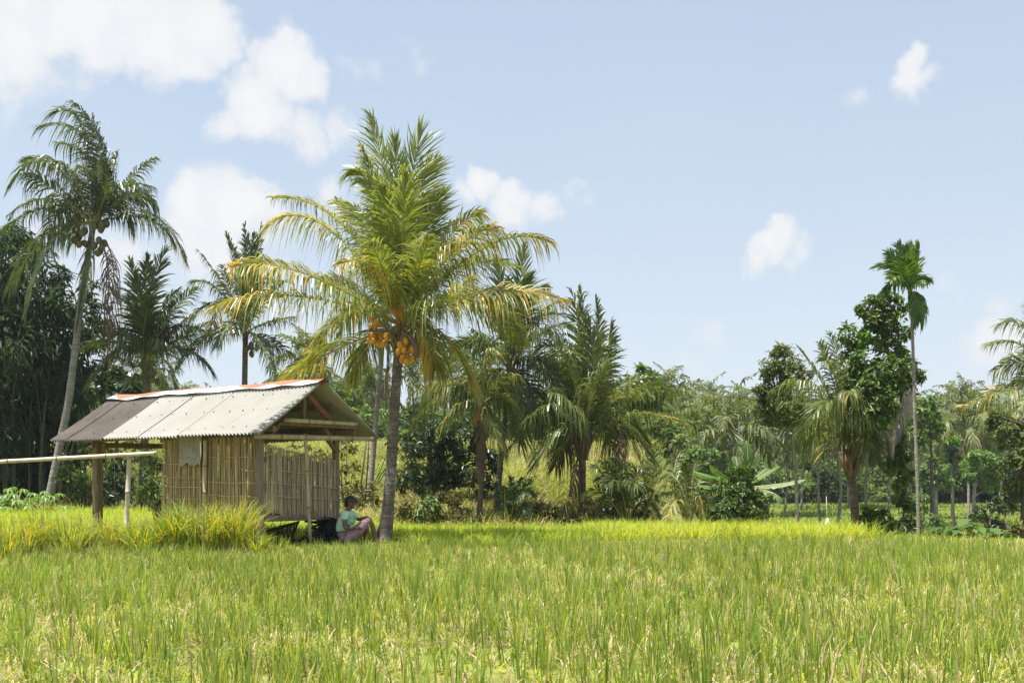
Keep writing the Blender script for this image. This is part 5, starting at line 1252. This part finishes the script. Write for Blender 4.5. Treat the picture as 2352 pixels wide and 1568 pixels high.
# the group on the right
tree('broadleaf_tree', 'slender thin trunked tree with olive leaves, left of the ringed palm', 23, [(1833, 1203), (1828, 1090), (1821, 985), (1812, 860)],
     c6([(510, 610, 60), (450, 650, 50), (560, 650, 60), (480, 700, 60), (560, 720, 55), (430, 790, 40), (470, 820, 60), (540, 840, 70), (410, 850, 40), (500, 900, 60), (580, 890, 50), (400, 780, 36), (620, 700, 40), (430, 900, 40), (500, 580, 35)]), [M['lf_olive']], .11, .042, .02, 'bark_pale', 1.5, .38, .3, .34)
te = tree('broadleaf_tree', 'tall narrow tree in leafy tiers beside the areca palm', 20.6, [(2086, 1228), (2076, 1100), (2070, 950), (2070, 800), (2052, 700)],
     c6([(1000, 330, 55), (960, 350, 40), (905, 380, 40), (925, 450, 45), (1040, 430, 70), (1095, 500, 40), (1060, 360, 40), (830, 510, 50), (845, 570, 45), (920, 530, 50, 1), (880, 640, 55), (1000, 620, 55), (1060, 600, 45, 1), (960, 700, 80), (1050, 690, 70), (1110, 640, 38), (1165, 695, 26), (1080, 750, 60), (950, 780, 95), (870, 720, 55), (900, 850, 70), (1000, 870, 70), (980, 450, 45), (1030, 520, 40), (860, 800, 60), (940, 930, 60), (1080, 1060, 50), (1060, 1130, 55), (1105, 1170, 40), (1085, 1290, 35), (1105, 1390, 45), (1010, 1110, 22), (1070, 1220, 32), (1085, 1000, 32), (1120, 1330, 25), (1060, 1290, 16, 1)]), [M['lf_mid'], M['lf_bright']], .12, .055, .02, 'bark', 1.5, .46, .4, .36)
mb = MB()
for (a, b, c_) in (((2078, 900), (2060, 970), (2052, 1030)), ((2082, 895), (2070, 960), (2062, 1000)), ((2075, 920), (2052, 990), (2050, 1045)), ((2090, 890), (2088, 920), (2080, 960))): frond(mb, P3(*a, 20.3), P3(*b, 20.2), P3(*c_, 20.25), 24, .17, .022, 1.6, 0, .05, rr=.010, mats=(0, 0, 0), up=-.2)
mb.build('dead_frond', [M['dead_grey']], te)
tree('broadleaf_tree', 'dark green tree behind the areca palm trunk', 46, [(2140, 1180), (2140, 1080), (2136, 960)],
     c6([(1200, 840, 50), (1170, 880, 60), (1245, 860, 45), (1150, 950, 60), (1210, 950, 55), (1190, 1010, 50), (1255, 930, 40), (1130, 830, 36)]), [M['lf_mid'], M['lf_dark']], .24, .10, dens=.9)
def walk(px, py): return ground_at(px, py)
tree('feathery_tree', 'pale green feathery round tree just right of the areca palm trunk', 52, [(2151, 1185), (2150, 1140), (2150, 1090)],
     c5([(1210, 800, 60), (1260, 870, 80), (1180, 880, 55), (1320, 900, 62), (1235, 950, 60), (1160, 940, 45), (1350, 960, 40), (1290, 980, 45)]), [M['lf_pale']], .22, .12, dens=1.0, bark='bark_pale', group='pale feathery trees on the terraces')
tree('feathery_tree', 'larger pale green feathery tree near the right edge', 48, [(2236, 1195), (2236, 1140), (2246, 1080)],
     c5([(1600, 770, 80), (1520, 790, 62), (1665, 795, 70), (1715, 850, 58), (1600, 860, 80), (1530, 910, 55), (1665, 930, 70), (1720, 950, 52), (1600, 960, 60), (1690, 1020, 60), (1740, 900, 44)]), [M['lf_pale']], .22, .13, dens=1.0, bark='bark_pale', group='pale feathery trees on the terraces')
tree('broadleaf_tree', 'small tree with a bright lime top between the two feathery trees', 60, [(2190, 1150), (2190, 1080), (2191, 1020)], c5([(1380, 640, 26, 1), (1425, 636, 24, 1), (1400, 660, 34, 1), (1390, 720, 40), (1400, 770, 40), (1375, 690, 30)]), [M['lf_dark'], M['lf_bright']], .26, .08, dens=1.2)
bush('bush', 'pale bush left of the feathery trees', 50, c5([(1090, 1090, 45), (1140, 1180, 48), (1095, 1180, 40), (1160, 1100, 34)]), [M['lf_pale'], M['lf_mid']], .2, .9)
bush('bush', 'low pale bush on the slope under the feathery tree', 40, c5([(1235, 1260, 44), (1200, 1300, 40), (1280, 1290, 40)]), [M['lf_pale'], M['lf_mid']], .17, .9)
bush('bush', 'large dark bush low on the slope at the right', 36, c5([(1700, 1140, 70), (1800, 1180, 60), (1720, 1310, 95), (1650, 1280, 60), (1790, 1330, 80), (1700, 1400, 70), (1630, 1200, 50)]), [M['lf_dark'], M['lf_mid']], .18, .9)
tree('sapling', 'thin leafy sapling on the slope below the feathery trees', 40, [(2236, 1232), (2237, 1200), (2238, 1170)], c5([(1560, 1240, 28), (1590, 1265, 24), (1555, 1280, 22), (1600, 1230, 18)]), [M['lf_mid']], .15, .07, bark='bark', dens=.9)
tree('broadleaf_tree', 'olive brown leaved tree filling the right picture edge', 21.5, [(2350, 1250), (2352, 1150), (2350, 1040), (2345, 960)],
     c5([(1720, 450, 50), (1850, 480, 80), (1760, 530, 60), (1880, 590, 80), (1800, 640, 55), (1910, 740, 80), (1850, 850, 62), (1880, 950, 62), (1830, 1040, 44), (1900, 1090, 56), (1860, 1180, 36), (1940, 1000, 56), (1980, 600, 90), (1990, 800, 90), (2000, 950, 80), (1680, 500, 32), (1940, 480, 60)]), [M['lf_olive']], .12, .08, .03, dens=1.15, tight=.32)
bush('shrub', 'yellow green shrub in the lower right corner of the field edge', 18.2, c5([(1880, 1320, 44, 1), (1900, 1400, 44), (1850, 1370, 24), (1930, 1340, 44), (1900, 1450, 34)]), [M['lf_scrub'], M['lf_bright']], .11, .8)
bush('bush', 'dark green bush at the right end of the rice block', 21.8, c5([(720, 1215, 36), (800, 1250, 56), (850, 1290, 50), (750, 1290, 50), (900, 1290, 36), (690, 1180, 16, 1), (830, 1210, 30), (700, 1260, 36)]), [M['lf_mid'], M['lf_bright']], .15, 1.0)
bush('bush', 'creeper covered stump at the foot of the tiered tree', 20.2, c5([(1000, 1330, 40), (1040, 1350, 44), (1010, 1280, 30), (970, 1360, 28)]), [M['lf_dark'], M['lf_mid']], .11, .9)
bush('bush', 'sparse weeds right of the areca palm foot', 19.4, c5([(1250, 1350, 34), (1290, 1390, 30), (1220, 1390, 26), (1340, 1350, 26)]), [M['lf_pale']], .10, .6)
def broad_leaf_plant(name, label, px, Y, n, h, size, mat, cat, palmate=0, spread=.5, group=None):
    g = on_ground(px, Y); e = thing(name, label, cat, g, group); ml_ = MB(); ms = MB()
    for k in range(n):
        az = k * 2.4 + RS.uniform(-.3, .3); el = RS.uniform(.5, 1.35); l = h * RS.uniform(.7, 1.1)
        d = np.array((math.cos(az) * math.cos(el), math.sin(az) * math.cos(el), math.sin(el)))
        b = g + np.array((RS.normal(0, spread * .35), RS.normal(0, spread * .35), -.03)); t = b + d * l
        tube(ms, [b, (b + t) / 2 + np.array((0, 0, .05 * l)), t], [.012, .01, .007], 5)
        out = np.array((math.cos(az), math.sin(az), -.25))
        if palmate:
            for j in range(palmate):
                a2 = az + (j - (palmate - 1) / 2) * .62
                dd = nrm(np.array((math.cos(a2), math.sin(a2), -.45))); s = nrm(np.cross(dd, (0, 0, 1))); nn = np.cross(s, dd); L = size * RS.uniform(.8, 1.1) * (1 - .25 * abs(j - (palmate - 1) / 2) / palmate * 2)
                w = L * .16
                V = [t, t + dd * L * .5 + s * w + nn * .02, t + dd * L + np.array((0, 0, -.2 * L)), t + dd * L * .5 - s * w + nn * .02, t + dd * L * .5]
                ml_.add(V, [(0, 1, 2, 4)], 0); ml_.add(V, [(0, 4, 2, 3)], 0)
        else:
            dd = nrm(out); s = nrm(np.cross(dd, (0, 0, 1))); L = size * RS.uniform(.7, 1.15); w = L * .42
            V = []
            for u_, ww in ((-.28, .25), (-.18, .75), (.15, 1), (.5, .72), (.8, .35), (1, .02)):
                for q in (-1, 0, 1): V.append(t + dd * L * u_ + s * w * ww * q + np.array((0, 0, .06 * L * abs(q) - .22 * L * u_ * u_)))
            ml_.add(V, [(a * 3 + b_, a * 3 + b_ + 1, a * 3 + b_ + 4, a * 3 + b_ + 3) for a in range(5) for b_ in range(2)], 0, True)
    ml_.build('foliage', M[mat], e); ms.build('stems', M['rachis'], e)
for lab, px, Y, n, h in (('cassava plant with bright palmate leaves at the left edge', 14, 28, 22, .85), ('rounder cassava plant beside the leaning palm trunk', 72, 28, 26, .88)):
    broad_leaf_plant('cassava_plant', lab, px, Y, n, h, .30, 'lf_bright', 'cassava', 6, .8, 'cassava plants at the far edge of the field')
for lab, px, Y, n, h in (('large leaved taro plant on the far bund, left one', 2212, 18.4, 13, .42), ('large leaved taro plant on the far bund, right one', 2244, 18.2, 14, .45), ('small taro plant by the tiered tree foot', 2300, 17.6, 9, .25)):
    broad_leaf_plant('taro_plant', lab, px, Y, n, h, .26, 'lf_mid', 'taro', 0, .35, 'taro plants on the far bund')
for lab, px, Y, h in (('leafy weed standing among the foreground rice at the left centre', 1585, 9.3, .16), ):
    broad_leaf_plant('leafy_weed', lab, px, Y, 12, h, .11, 'weed', 'weed', 0, .08)

# ------------------------------------------------------------------ middle distance palms standing on the terraces and the bank
def crown_mesh(seed, nf=17, L=1.0, pairs=22, R=3.0):
    rs = np.random.RandomState(seed); mb = MB()
    for i in range(nf):
        az = i * 2.4 + rs.uniform(-.3, .3); f = i / (nf - 1); el = math.radians(82 - 100 * f + rs.uniform(-8, 8)); l = R * rs.uniform(.85, 1.1)
        h = np.array((math.cos(az), math.sin(az), 0)); e2 = el - rs.uniform(.7, 1.1)
        p1 = .52 * l * (h * math.cos(el) + np.array((0, 0, math.sin(el)))); p2 = p1 + .5 * l * (h * math.cos(e2) + np.array((0, 0, math.sin(e2))))
        frond(mb, (0, 0, 0), p1, p2, pairs, L * rs.uniform(.9, 1.1), .15, .55, .05, .10, rr=.035, rs=rs, segs=2)
    for i in range(3):
        az = rs.uniform(0, 6.28); h = np.array((math.cos(az), math.sin(az), 0))
        frond(mb, (0, 0, -.1), h * .5 + np.array((0, 0, -.7)), h * .6 + np.array((0, 0, -1.8)), 10, .4, .08, 1.4, 0, .1, rr=.03, rs=rs, segs=2, mats=(1, 1, 2))
    return mb
farmats = [M['palm_far'], M['dead'], M['rachis_far']]
CROWNS = [crown_mesh(s).mesh('palm_crown', farmats) for s in (21, 22, 23, 24)]
MIDPALMS = [(1885, 1168, 1887, 1000, 62), (1920, 1186, 1920, 995, 54), (1987, 1160, 1991, 985, 66), (2042, 1163, 2038, 1010, 64), (1760, 1150, 1762, 968, 60), (1680, 1150, 1678, 992, 56), (1507, 1130, 1507, 1010, 50),
            (2142, 1172, 2142, 1060, 72), (2188, 1166, 2190, 1010, 70), (2225, 1176, 2222, 985, 64), (1600, 1140, 1598, 985, 70), (1840, 1150, 1838, 960, 80), (2080, 1150, 2078, 975, 80), (1800, 1150, 1802, 1010, 74), (1950, 1150, 1948, 965, 84),
            (2215, 1120, 2213, 930, 95), (1640, 1120, 1642, 950, 88), (2120, 1140, 2118, 960, 88), (2290, 1140, 2292, 985, 84), (1560, 1110, 1560, 960, 84)]
MIDLAB = ['pale trunked palm on the terrace left of the ringed palm trunk', 'pale trunked palm just left of the ringed palm, nearest on the terrace', 'pale trunked palm just right of the ringed palm', 'pale trunked palm on the terrace halfway to the tiered tree',
          'palm with drooping yellowish crown above the banana leaves, right', 'palm with a spreading crown above the banana leaves, left', 'palm crown between the broad central palm and the banana', 'palm trunk behind the smaller feathery tree', 'palm between the two feathery trees', 'palm behind the larger feathery tree',
          'hazy palm above the light green bush', 'hazy palm behind the slender olive leaved tree', 'hazy palm behind the tiered tree trunk', 'shadowed palm between banana and slender olive tree', 'hazy palm directly behind the ringed palm', 'distant palm with its crown against the sky near the right edge',
          'distant palm crown left of the banana, at the wood edge', 'distant palm right of the areca palm', 'distant palm beside the olive brown tree', 'distant palm crown right of the glossy green tree']
for (bx, by, tx, ty, Y), lab in zip(MIDPALMS, MIDLAB):
    g = on_ground(bx, Y); e = thing('coconut_palm', lab, 'palm tree', g, 'coconut palms of the middle distance')
    top = P3(tx, ty, Y)
    mb = MB(); palm_trunk(mb, [g - np.array((0, 0, .1)), (g + top) / 2 + RS.normal(0, .25, 3) * np.array((1, 1, 0)), top], .095, .065, 9, ring=.3, flare=1.4)
    mb.build('trunk', M['trunk_grey'], e)
    o = bpy.data.objects.new('crown', CROWNS[RS.randint(4)]); COL.objects.link(o); o.parent = e
    o.location = tuple(top - g); k = RS.uniform(.85, 1.15); o.scale = (k, k, k); o.rotation_euler = (RS.normal(0, .08), RS.normal(0, .08), RS.uniform(0, 6.28))

# ------------------------------------------------------------------ the far wood
def far_wood():
    mb = MB()
    def bl_proto(seed, size, n, mat):
        rs = np.random.RandomState(seed); b = MB()
        for k in range(11):
            c = np.array((rs.normal(0, .9), rs.normal(0, .9), rs.uniform(.35, 1) * 4.6)); R = rs.uniform(.7, 1.25)
            p, o = cloud_points(c, np.array((R, R, R * .8)), n, rs, tight=.35); leaves(b, p, o, np.full(n, size), .6, .4, (1 if rs.uniform() < .25 else 0) if mat == 0 else mat, rs)
        tube(b, [(0, 0, -1), (.1, 0, 2), (0, .1, 4)], [.16, .12, .05], 6, 4)
        return b
    protos_b = [bl_proto(40 + k, .32, 105, k % 3) for k in range(5)]
    protos_p = []
    for k in range(4):
        b = MB(); b.merge(crown_mesh(60 + k, 18, 1.15, 18, 2.6), np.array(((1, 0, 0, 0), (0, 1, 0, 0), (0, 0, 1, 5.), (0, 0, 0, 1.))), [3, 3, 3])
        tube(b, [(0, 0, -1), (.1, .05, 2.5), (0, 0, 5)], [.10, .08, .07], 7, 4); protos_p.append(b)
    def put(b, x, y, sx, sz):
        a = RS.uniform(0, 6.28); c, s_ = math.cos(a) * sx, math.sin(a) * sx
        mb.merge(b, np.array(((c, -s_, 0, x), (s_, c, 0, y), (0, 0, sz, float(terrain(x, y))), (0, 0, 0, 1.))))
    n = 0
    while n < 430:
        Y = RS.uniform(52, 170); px = RS.uniform(-500, 2850); x = (px - CX) / F * Y
        valley = px > 1560
        if valley and Y < 98: continue
        if not valley and px > 1120 and Y < 60: continue
        k = RS.uniform(.8, 1.25) * (1.15 + .45 * sstep(110, 160, Y) if valley else .72 + .45 * sstep(60, 150, Y))
        if RS.uniform() < .42: put(protos_p[RS.randint(4)], x, Y, .9 * k, 1.15 * k)
        else: put(protos_b[RS.randint(5)], x, Y, 1.2 * k, 1.0 * k)
        n += 1
    for _ in range(230):
        Y = RS.uniform(88, 112); px = RS.uniform(1540, 2800); x = (px - CX) / F * Y
        put(protos_b[RS.choice((1, 2, 4))], x, Y, RS.uniform(.8, 1.2), RS.uniform(.55, 1.0))
    # undergrowth in front of the wood
    for _ in range(620):
        Y = RS.uniform(46, 120); px = RS.uniform(-300, 2700); x = (px - CX) / F * Y
        if px > 1560 and Y < 90: continue
        if px <= 1560 and RS.uniform() < .5: continue
        put(protos_b[RS.randint(5)], x, Y, .8, RS.uniform(.25, .5))
    tag(mb.build('far_wood', [M['lf_far'], M['lf_far2'], M['lf_far3'], M['palm_far'], M['trunk_brown']]), 'hazy far wood of palms and leafy trees closing the view', 'wood', kind='stuff')
M['lf_far2'] = leaf_mat('leaf_far_yellow', [(.085, .15, .032), (.13, .20, .045), (.18, .23, .065)], .32, .65, .2)
M['lf_far3'] = leaf_mat('leaf_far_dark', [(.028, .066, .02), (.05, .095, .03), (.085, .135, .045)], .28, .65, .2)
far_wood()
# small white bag on a stick on the terrace
st = on_ground(1900, 58); e = thing('bird_scarer', 'small white rag on a stick on the lower terrace', 'scarecrow', st)
mb = MB(); tube(mb, [st, st + np.array((0, 0, 1.0)), st + np.array((-.05, 0, 2.3))], .02, 6); mb.build('stick', M['bamboo'], e)
M['rag'] = rough_mat('white_rag', [(.3, (.62, .62, .62)), (.7, (.8, .8, .8))], 8, .8, .2)
mb = MB(); tube(mb, [st + np.array((0, -.03, 1.05)), st + np.array((0, -.03, .8)), st + np.array((.02, -.03, .45)), st + np.array((.04, -.03, .3))], [.05, .12, .2, .03], 9); mb.build('rag', M['rag'], e)

# ------------------------------------------------------------------ the seated person
M['skin'] = rough_mat('skin', [(.3, (.16, .080, .050)), (.7, (.22, .12, .078))], 9, .55, .35, bstr=.05)
M['hair'] = rough_mat('hair', [(.3, (.012, .010, .010)), (.7, (.030, .026, .024))], 30, .5, .4, mapping=(1, 1, .3), bstr=.4)
M['shirt'] = rough_mat('mint_shirt', [(.3, (.42, .64, .46)), (.7, (.54, .76, .58))], 5, .85, .15, bstr=.3, bdist=.02)
M['shirt_print'] = rough_mat('shirt_print', [(.4, (.42, .62, .50)), (.55, (.16, .42, .33)), (.7, (.55, .66, .58))], 26, .85, .15, bstr=0)
def pants_mat():
    m, nt, out = newmat('mauve_patterned_trousers')
    n = noise(nt, 34, 3, .5); n2 = noise(nt, 6, 5, .6)
    c = ramp(nt, n2, [(.3, (.33, .20, .225)), (.7, (.46, .30, .325))])
    c = mixc(nt, mrange(nt, n, .56, .62, 0, .65), c, (.16, .12, .15)); c = mixc(nt, mrange(nt, n, .40, .35, 0, .5), c, (.60, .50, .50))
    principled(nt, out, c, .85, .15, bump(nt, n2, .5, .03)); return m
M['pants'] = pants_mat()
M['eye'] = rough_mat('eye', [(.3, (.02, .015, .012)), (.7, (.03, .02, .018))], 9, .2, .5, bstr=0)
PY = 17.95
def Q(cx, cy, dy=0.0): return P3(733.8 + .12 * cx, 1091.3 + .12 * cy, PY + dy)
def skin_mesh(verts, edges, rad, root=0, sub=2):
    me = bpy.data.meshes.new('skin_tmp'); me.from_pydata([tuple(v) for v in verts], edges, [])
    o = bpy.data.objects.new('skin_tmp', me); COL.objects.link(o)
    md = o.modifiers.new('s', 'SKIN'); md.use_smooth_shade = True
    for i, r in enumerate(rad):
        sv = me.skin_vertices[0].data[i]; sv.radius = (r, r) if np.isscalar(r) else r; sv.use_root = (i == root)
    ss = o.modifiers.new('u', 'SUBSURF'); ss.levels = sub; ss.render_levels = sub
    dg = bpy.context.evaluated_depsgraph_get(); dg.update()
    ev = o.evaluated_get(dg); m2 = bpy.data.meshes.new_from_object(ev)
    bpy.data.objects.remove(o); bpy.data.meshes.remove(me)
    return m2
class Chain:
    def __init__(s): s.v = []; s.e = []; s.r = []
    def add(s, p, r, parent=None):
        s.v.append(np.asarray(p, float)); s.r.append(r)
        i = len(s.v) - 1
        if parent is not None: s.e.append((parent, i))
        return i
    def line(s, pts, parent):
        for p, r in pts: parent = s.add(p, r, parent)
        return parent
def to_part(me, name, mat, e):
    off = OFF[e.name]
    n = len(me.vertices); co = np.empty(n * 3, np.float32); me.vertices.foreach_get('co', co); co = co.reshape(-1, 3) - off.astype(np.float32)
    me.vertices.foreach_set('co', co.ravel()); me.materials.clear(); me.materials.append(mat)
    me.polygons.foreach_set('use_smooth', np.ones(len(me.polygons), bool)); me.update()
    o = bpy.data.objects.new(name, me); COL.objects.link(o); o.parent = e; OFF[o.name] = off; return o
def person():
    g = Q(560, 1290); g[2] = float(terrain(g[0], g[1]))
    e = thing('person', 'seated person in mint shirt and mauve trousers, knees drawn up, leaning on the hut', 'person', g)
    b = Chain()
    pel = b.add(Q(455, 1175), .115)
    waist = b.line([(Q(438, 1050), .098), (Q(455, 930), .105), (Q(500, 800), .105), (Q(535, 720), .080)], pel); chest = waist
    neck = b.line([(Q(560, 665), .046), (Q(578, 610), .043)], chest)
    head = b.line([(Q(598, 570), .066), (Q(600, 520), .084), (Q(592, 465), .086), (Q(588, 425), .058)], neck)
    # near arm rests in the lap, far arm reaches to the knee
    na = b.line([(Q(480, 735, -.15), .052), (Q(478, 860, -.20), .043), (Q(490, 1000, -.22), .038), (Q(540, 1030, -.24), .036), (Q(640, 1010, -.25), .026), (Q(690, 990, -.23), (.022, .032))], chest)
    fa = b.line([(Q(622, 745, .12), .050), (Q(690, 800, .16), .040), (Q(755, 850, .17), .036), (Q(815, 825, .12), .030), (Q(865, 805, .06), .024), (Q(905, 800, .02), (.020, .032))], chest)
    # near leg and far leg
    nl = b.line([(Q(520, 1180, -.10), .095), (Q(700, 1050, -.11), .082), (Q(860, 915, -.10), .066), (Q(955, 850, -.09), .060), (Q(1000, 935, -.08), .048), (Q(1035, 1060, -.08), .047), (Q(1080, 1190, -.08), .032), (Q(1100, 1250, -.08), .032), (Q(1160, 1275, -.09), (.024, .036)), (Q(1215, 1285, -.10), (.016, .038))], pel)
    fl = b.line([(Q(530, 1190, .11), .095), (Q(700, 1080, .13), .080), (Q(840, 985, .14), .064), (Q(905, 950, .14), .058), (Q(905, 1040, .13), .047), (Q(885, 1130, .13), .044), (Q(875, 1210, .12), .032), (Q(890, 1262, .11), .032), (Q(950, 1280, .09), (.024, .036)), (Q(1005, 1285, .08), (.016, .038))], pel)
    body = to_part(skin_mesh(b.v, b.e, b.r, pel), 'body', M['skin'], e)
    # hands: four fingers and a thumb closed on what they rest on
    def hand(c, d, spread, curl, name):
        c = np.asarray(c); d = nrm(d); s = nrm(spread); n = nrm(np.cross(d, s)); n = n * (1 if np.dot(n, curl) > 0 else -1)
        h = Chain(); root = h.add(c, (.014, .030)); 
        kn = h.add(c + d * .045, (.013, .032), root)
        for k, (o, L) in enumerate(((-.026, .062), (-.009, .072), (.009, .068), (.026, .052))):
            p = c + d * .05 + s * o
            h.line([(p, .0095), (p + d * L * .45 + n * .006, .0088), (p + d * L * .75 + n * L * .35, .008), (p + d * L * .85 + n * L * .75, .0068)], kn)
        h.line([(c + s * -.03 + d * .012, .011), (c + s * -.048 + d * .035 + n * .012, .0095), (c + s * -.046 + d * .06 + n * .022, .008)], root)
        to_part(skin_mesh(h.v, h.e, h.r, 0, 1), name, M['skin'], e)
    hand(Q(690, 990, -.23), (1, 0, .05), (0, 1, .1), (0, 0, -1), 'hand')
    hand(Q(905, 800, .02), (.9, -.35, -.1), (.35, .9, 0), (0, 0, -1), 'hand')
    # face
    hc = Q(600, 510); fdir = nrm(np.array((.72, -.69, -.03))); fs = nrm(np.cross(fdir, (0, 0, 1))); fu = np.cross(fs, fdir)
    R = np.stack((fs, fdir, fu), 1)
    mb = MB()
    ellipsoid(mb, hc + fdir * .088 - fu * .012, (.015, .022, .026), 8, 10, 0, R); ellipsoid(mb, hc + fdir * .080 - fu * .052, (.028, .014, .011), 6, 10, 0, R)
    ellipsoid(mb, hc + fdir * .066 - fu * .088, (.030, .024, .024), 6, 10, 0, R); ellipsoid(mb, hc + fdir * .080 + fu * .026, (.050, .014, .012), 6, 10, 0, R)
    for sg in (-1, 1): ellipsoid(mb, hc + fs * sg * .086 - fdir * .005, (.012, .022, .034), 7, 9, 0, R); ellipsoid(mb, hc + fs * sg * .040 + fdir * .066 - fu * .03, (.028, .022, .028), 6, 9, 0, R)
    mb.build('face', M['skin'], e)
    for sg in (-1, 1):
        mb = MB(); ellipsoid(mb, hc + fs * sg * .031 + fdir * .081 + fu * .008, (.014, .010, .009), 7, 10, 0, R); mb.build('eye', M['eye'], e)
    mb = MB()
    th = np.linspace(0, math.pi * .62, 9); seg = 20; V = []
    ax = nrm(fu * .80 - fdir * .60); ay = nrm(np.cross(ax, fs)); 
    for t in th:
        for k in range(seg):
            a = 6.283 * k / seg; j = 1 + .03 * math.sin(k * 5.1 + t * 3)
            V.append(hc + fu * .010 + (ax * math.cos(t) * 1.02 + (fs * math.cos(a) + ay * math.sin(a)) * math.sin(t)) * .104 * j)
    mb.add(V, [(i * seg + k, (i + 1) * seg + k, (i + 1) * seg + (k + 1) % seg, i * seg + (k + 1) % seg) for i in range(8) for k in range(seg)], 0, True)
    ellipsoid(mb, hc - fdir * .105 - fu * .035, (.045, .04, .05), 7, 10)
    mb.build('hair', M['hair'], e)
    # shirt
    s = Chain(); r0 = s.add(Q(450, 1105), .140)
    top = s.line([(Q(440, 1010), .135), (Q(475, 900), .142), (Q(520, 800), .138), (Q(545, 725), .100), (Q(556, 690), .062)], r0)
    up_ = len(s.v) - 2
    s.line([(Q(485, 735, -.15), .076), (Q(476, 800, -.195), .070), (Q(480, 868, -.205), .068)], up_)
    s.line([(Q(622, 748, .12), .074), (Q(680, 795, .155), .064), (Q(715, 820, .165), .062)], up_)
    to_part(skin_mesh(s.v, s.e, s.r, r0), 'shirt', M['shirt'], e)
    mb = MB(); pc_ = Q(600, 880, -.13); ellipsoid(mb, pc_, (.085, .025, .075), 8, 12, 0, np.array(Matrix.Rotation(.5, 3, 'Z'))); mb.build('shirt_print', M['shirt_print'], e)
    p = Chain(); r1 = p.add(Q(450, 1165), .150)
    p.line([(Q(445, 1110), .138)], r1)
    p.line([(Q(530, 1195, -.10), .128), (Q(700, 1075, -.11), .122), (Q(850, 940, -.10), .098), (Q(948, 862, -.09), .078), (Q(975, 905, -.085), .066)], r1)
    p.line([(Q(540, 1210, .11), .128), (Q(700, 1110, .13), .120), (Q(840, 1010, .14), .092), (Q(905, 962, .14), .074), (Q(908, 1030, .14), .064)], r1)
    to_part(skin_mesh(p.v, p.e, p.r, r1), 'trousers', M['pants'], e)
person()

# ------------------------------------------------------------------ haze: one closed box of thin pale air
def haze():
    mb = MB(); x, y0, y1, z0, z1 = 330., -12., 235., -7., 24.
    V = [(-x, y0, z0), (x, y0, z0), (x, y1, z0), (-x, y1, z0), (-x, y0, z1), (x, y0, z1), (x, y1, z1), (-x, y1, z1)]
    mb.add(V, [(0, 3, 2, 1), (4, 5, 6, 7), (0, 1, 5, 4), (1, 2, 6, 5), (2, 3, 7, 6), (3, 0, 4, 7)])
    m, nt, out = newmat('haze_air')
    v = nt.nodes.new('ShaderNodeVolumePrincipled'); v.inputs['Color'].default_value = (.86, .92, 1, 1); v.inputs['Density'].default_value = .00032; v.inputs['Anisotropy'].default_value = .25
    nt.links.new(v.outputs[0], out.inputs['Volume'])
    tag(mb.build('haze', m), kind='stuff')
haze()
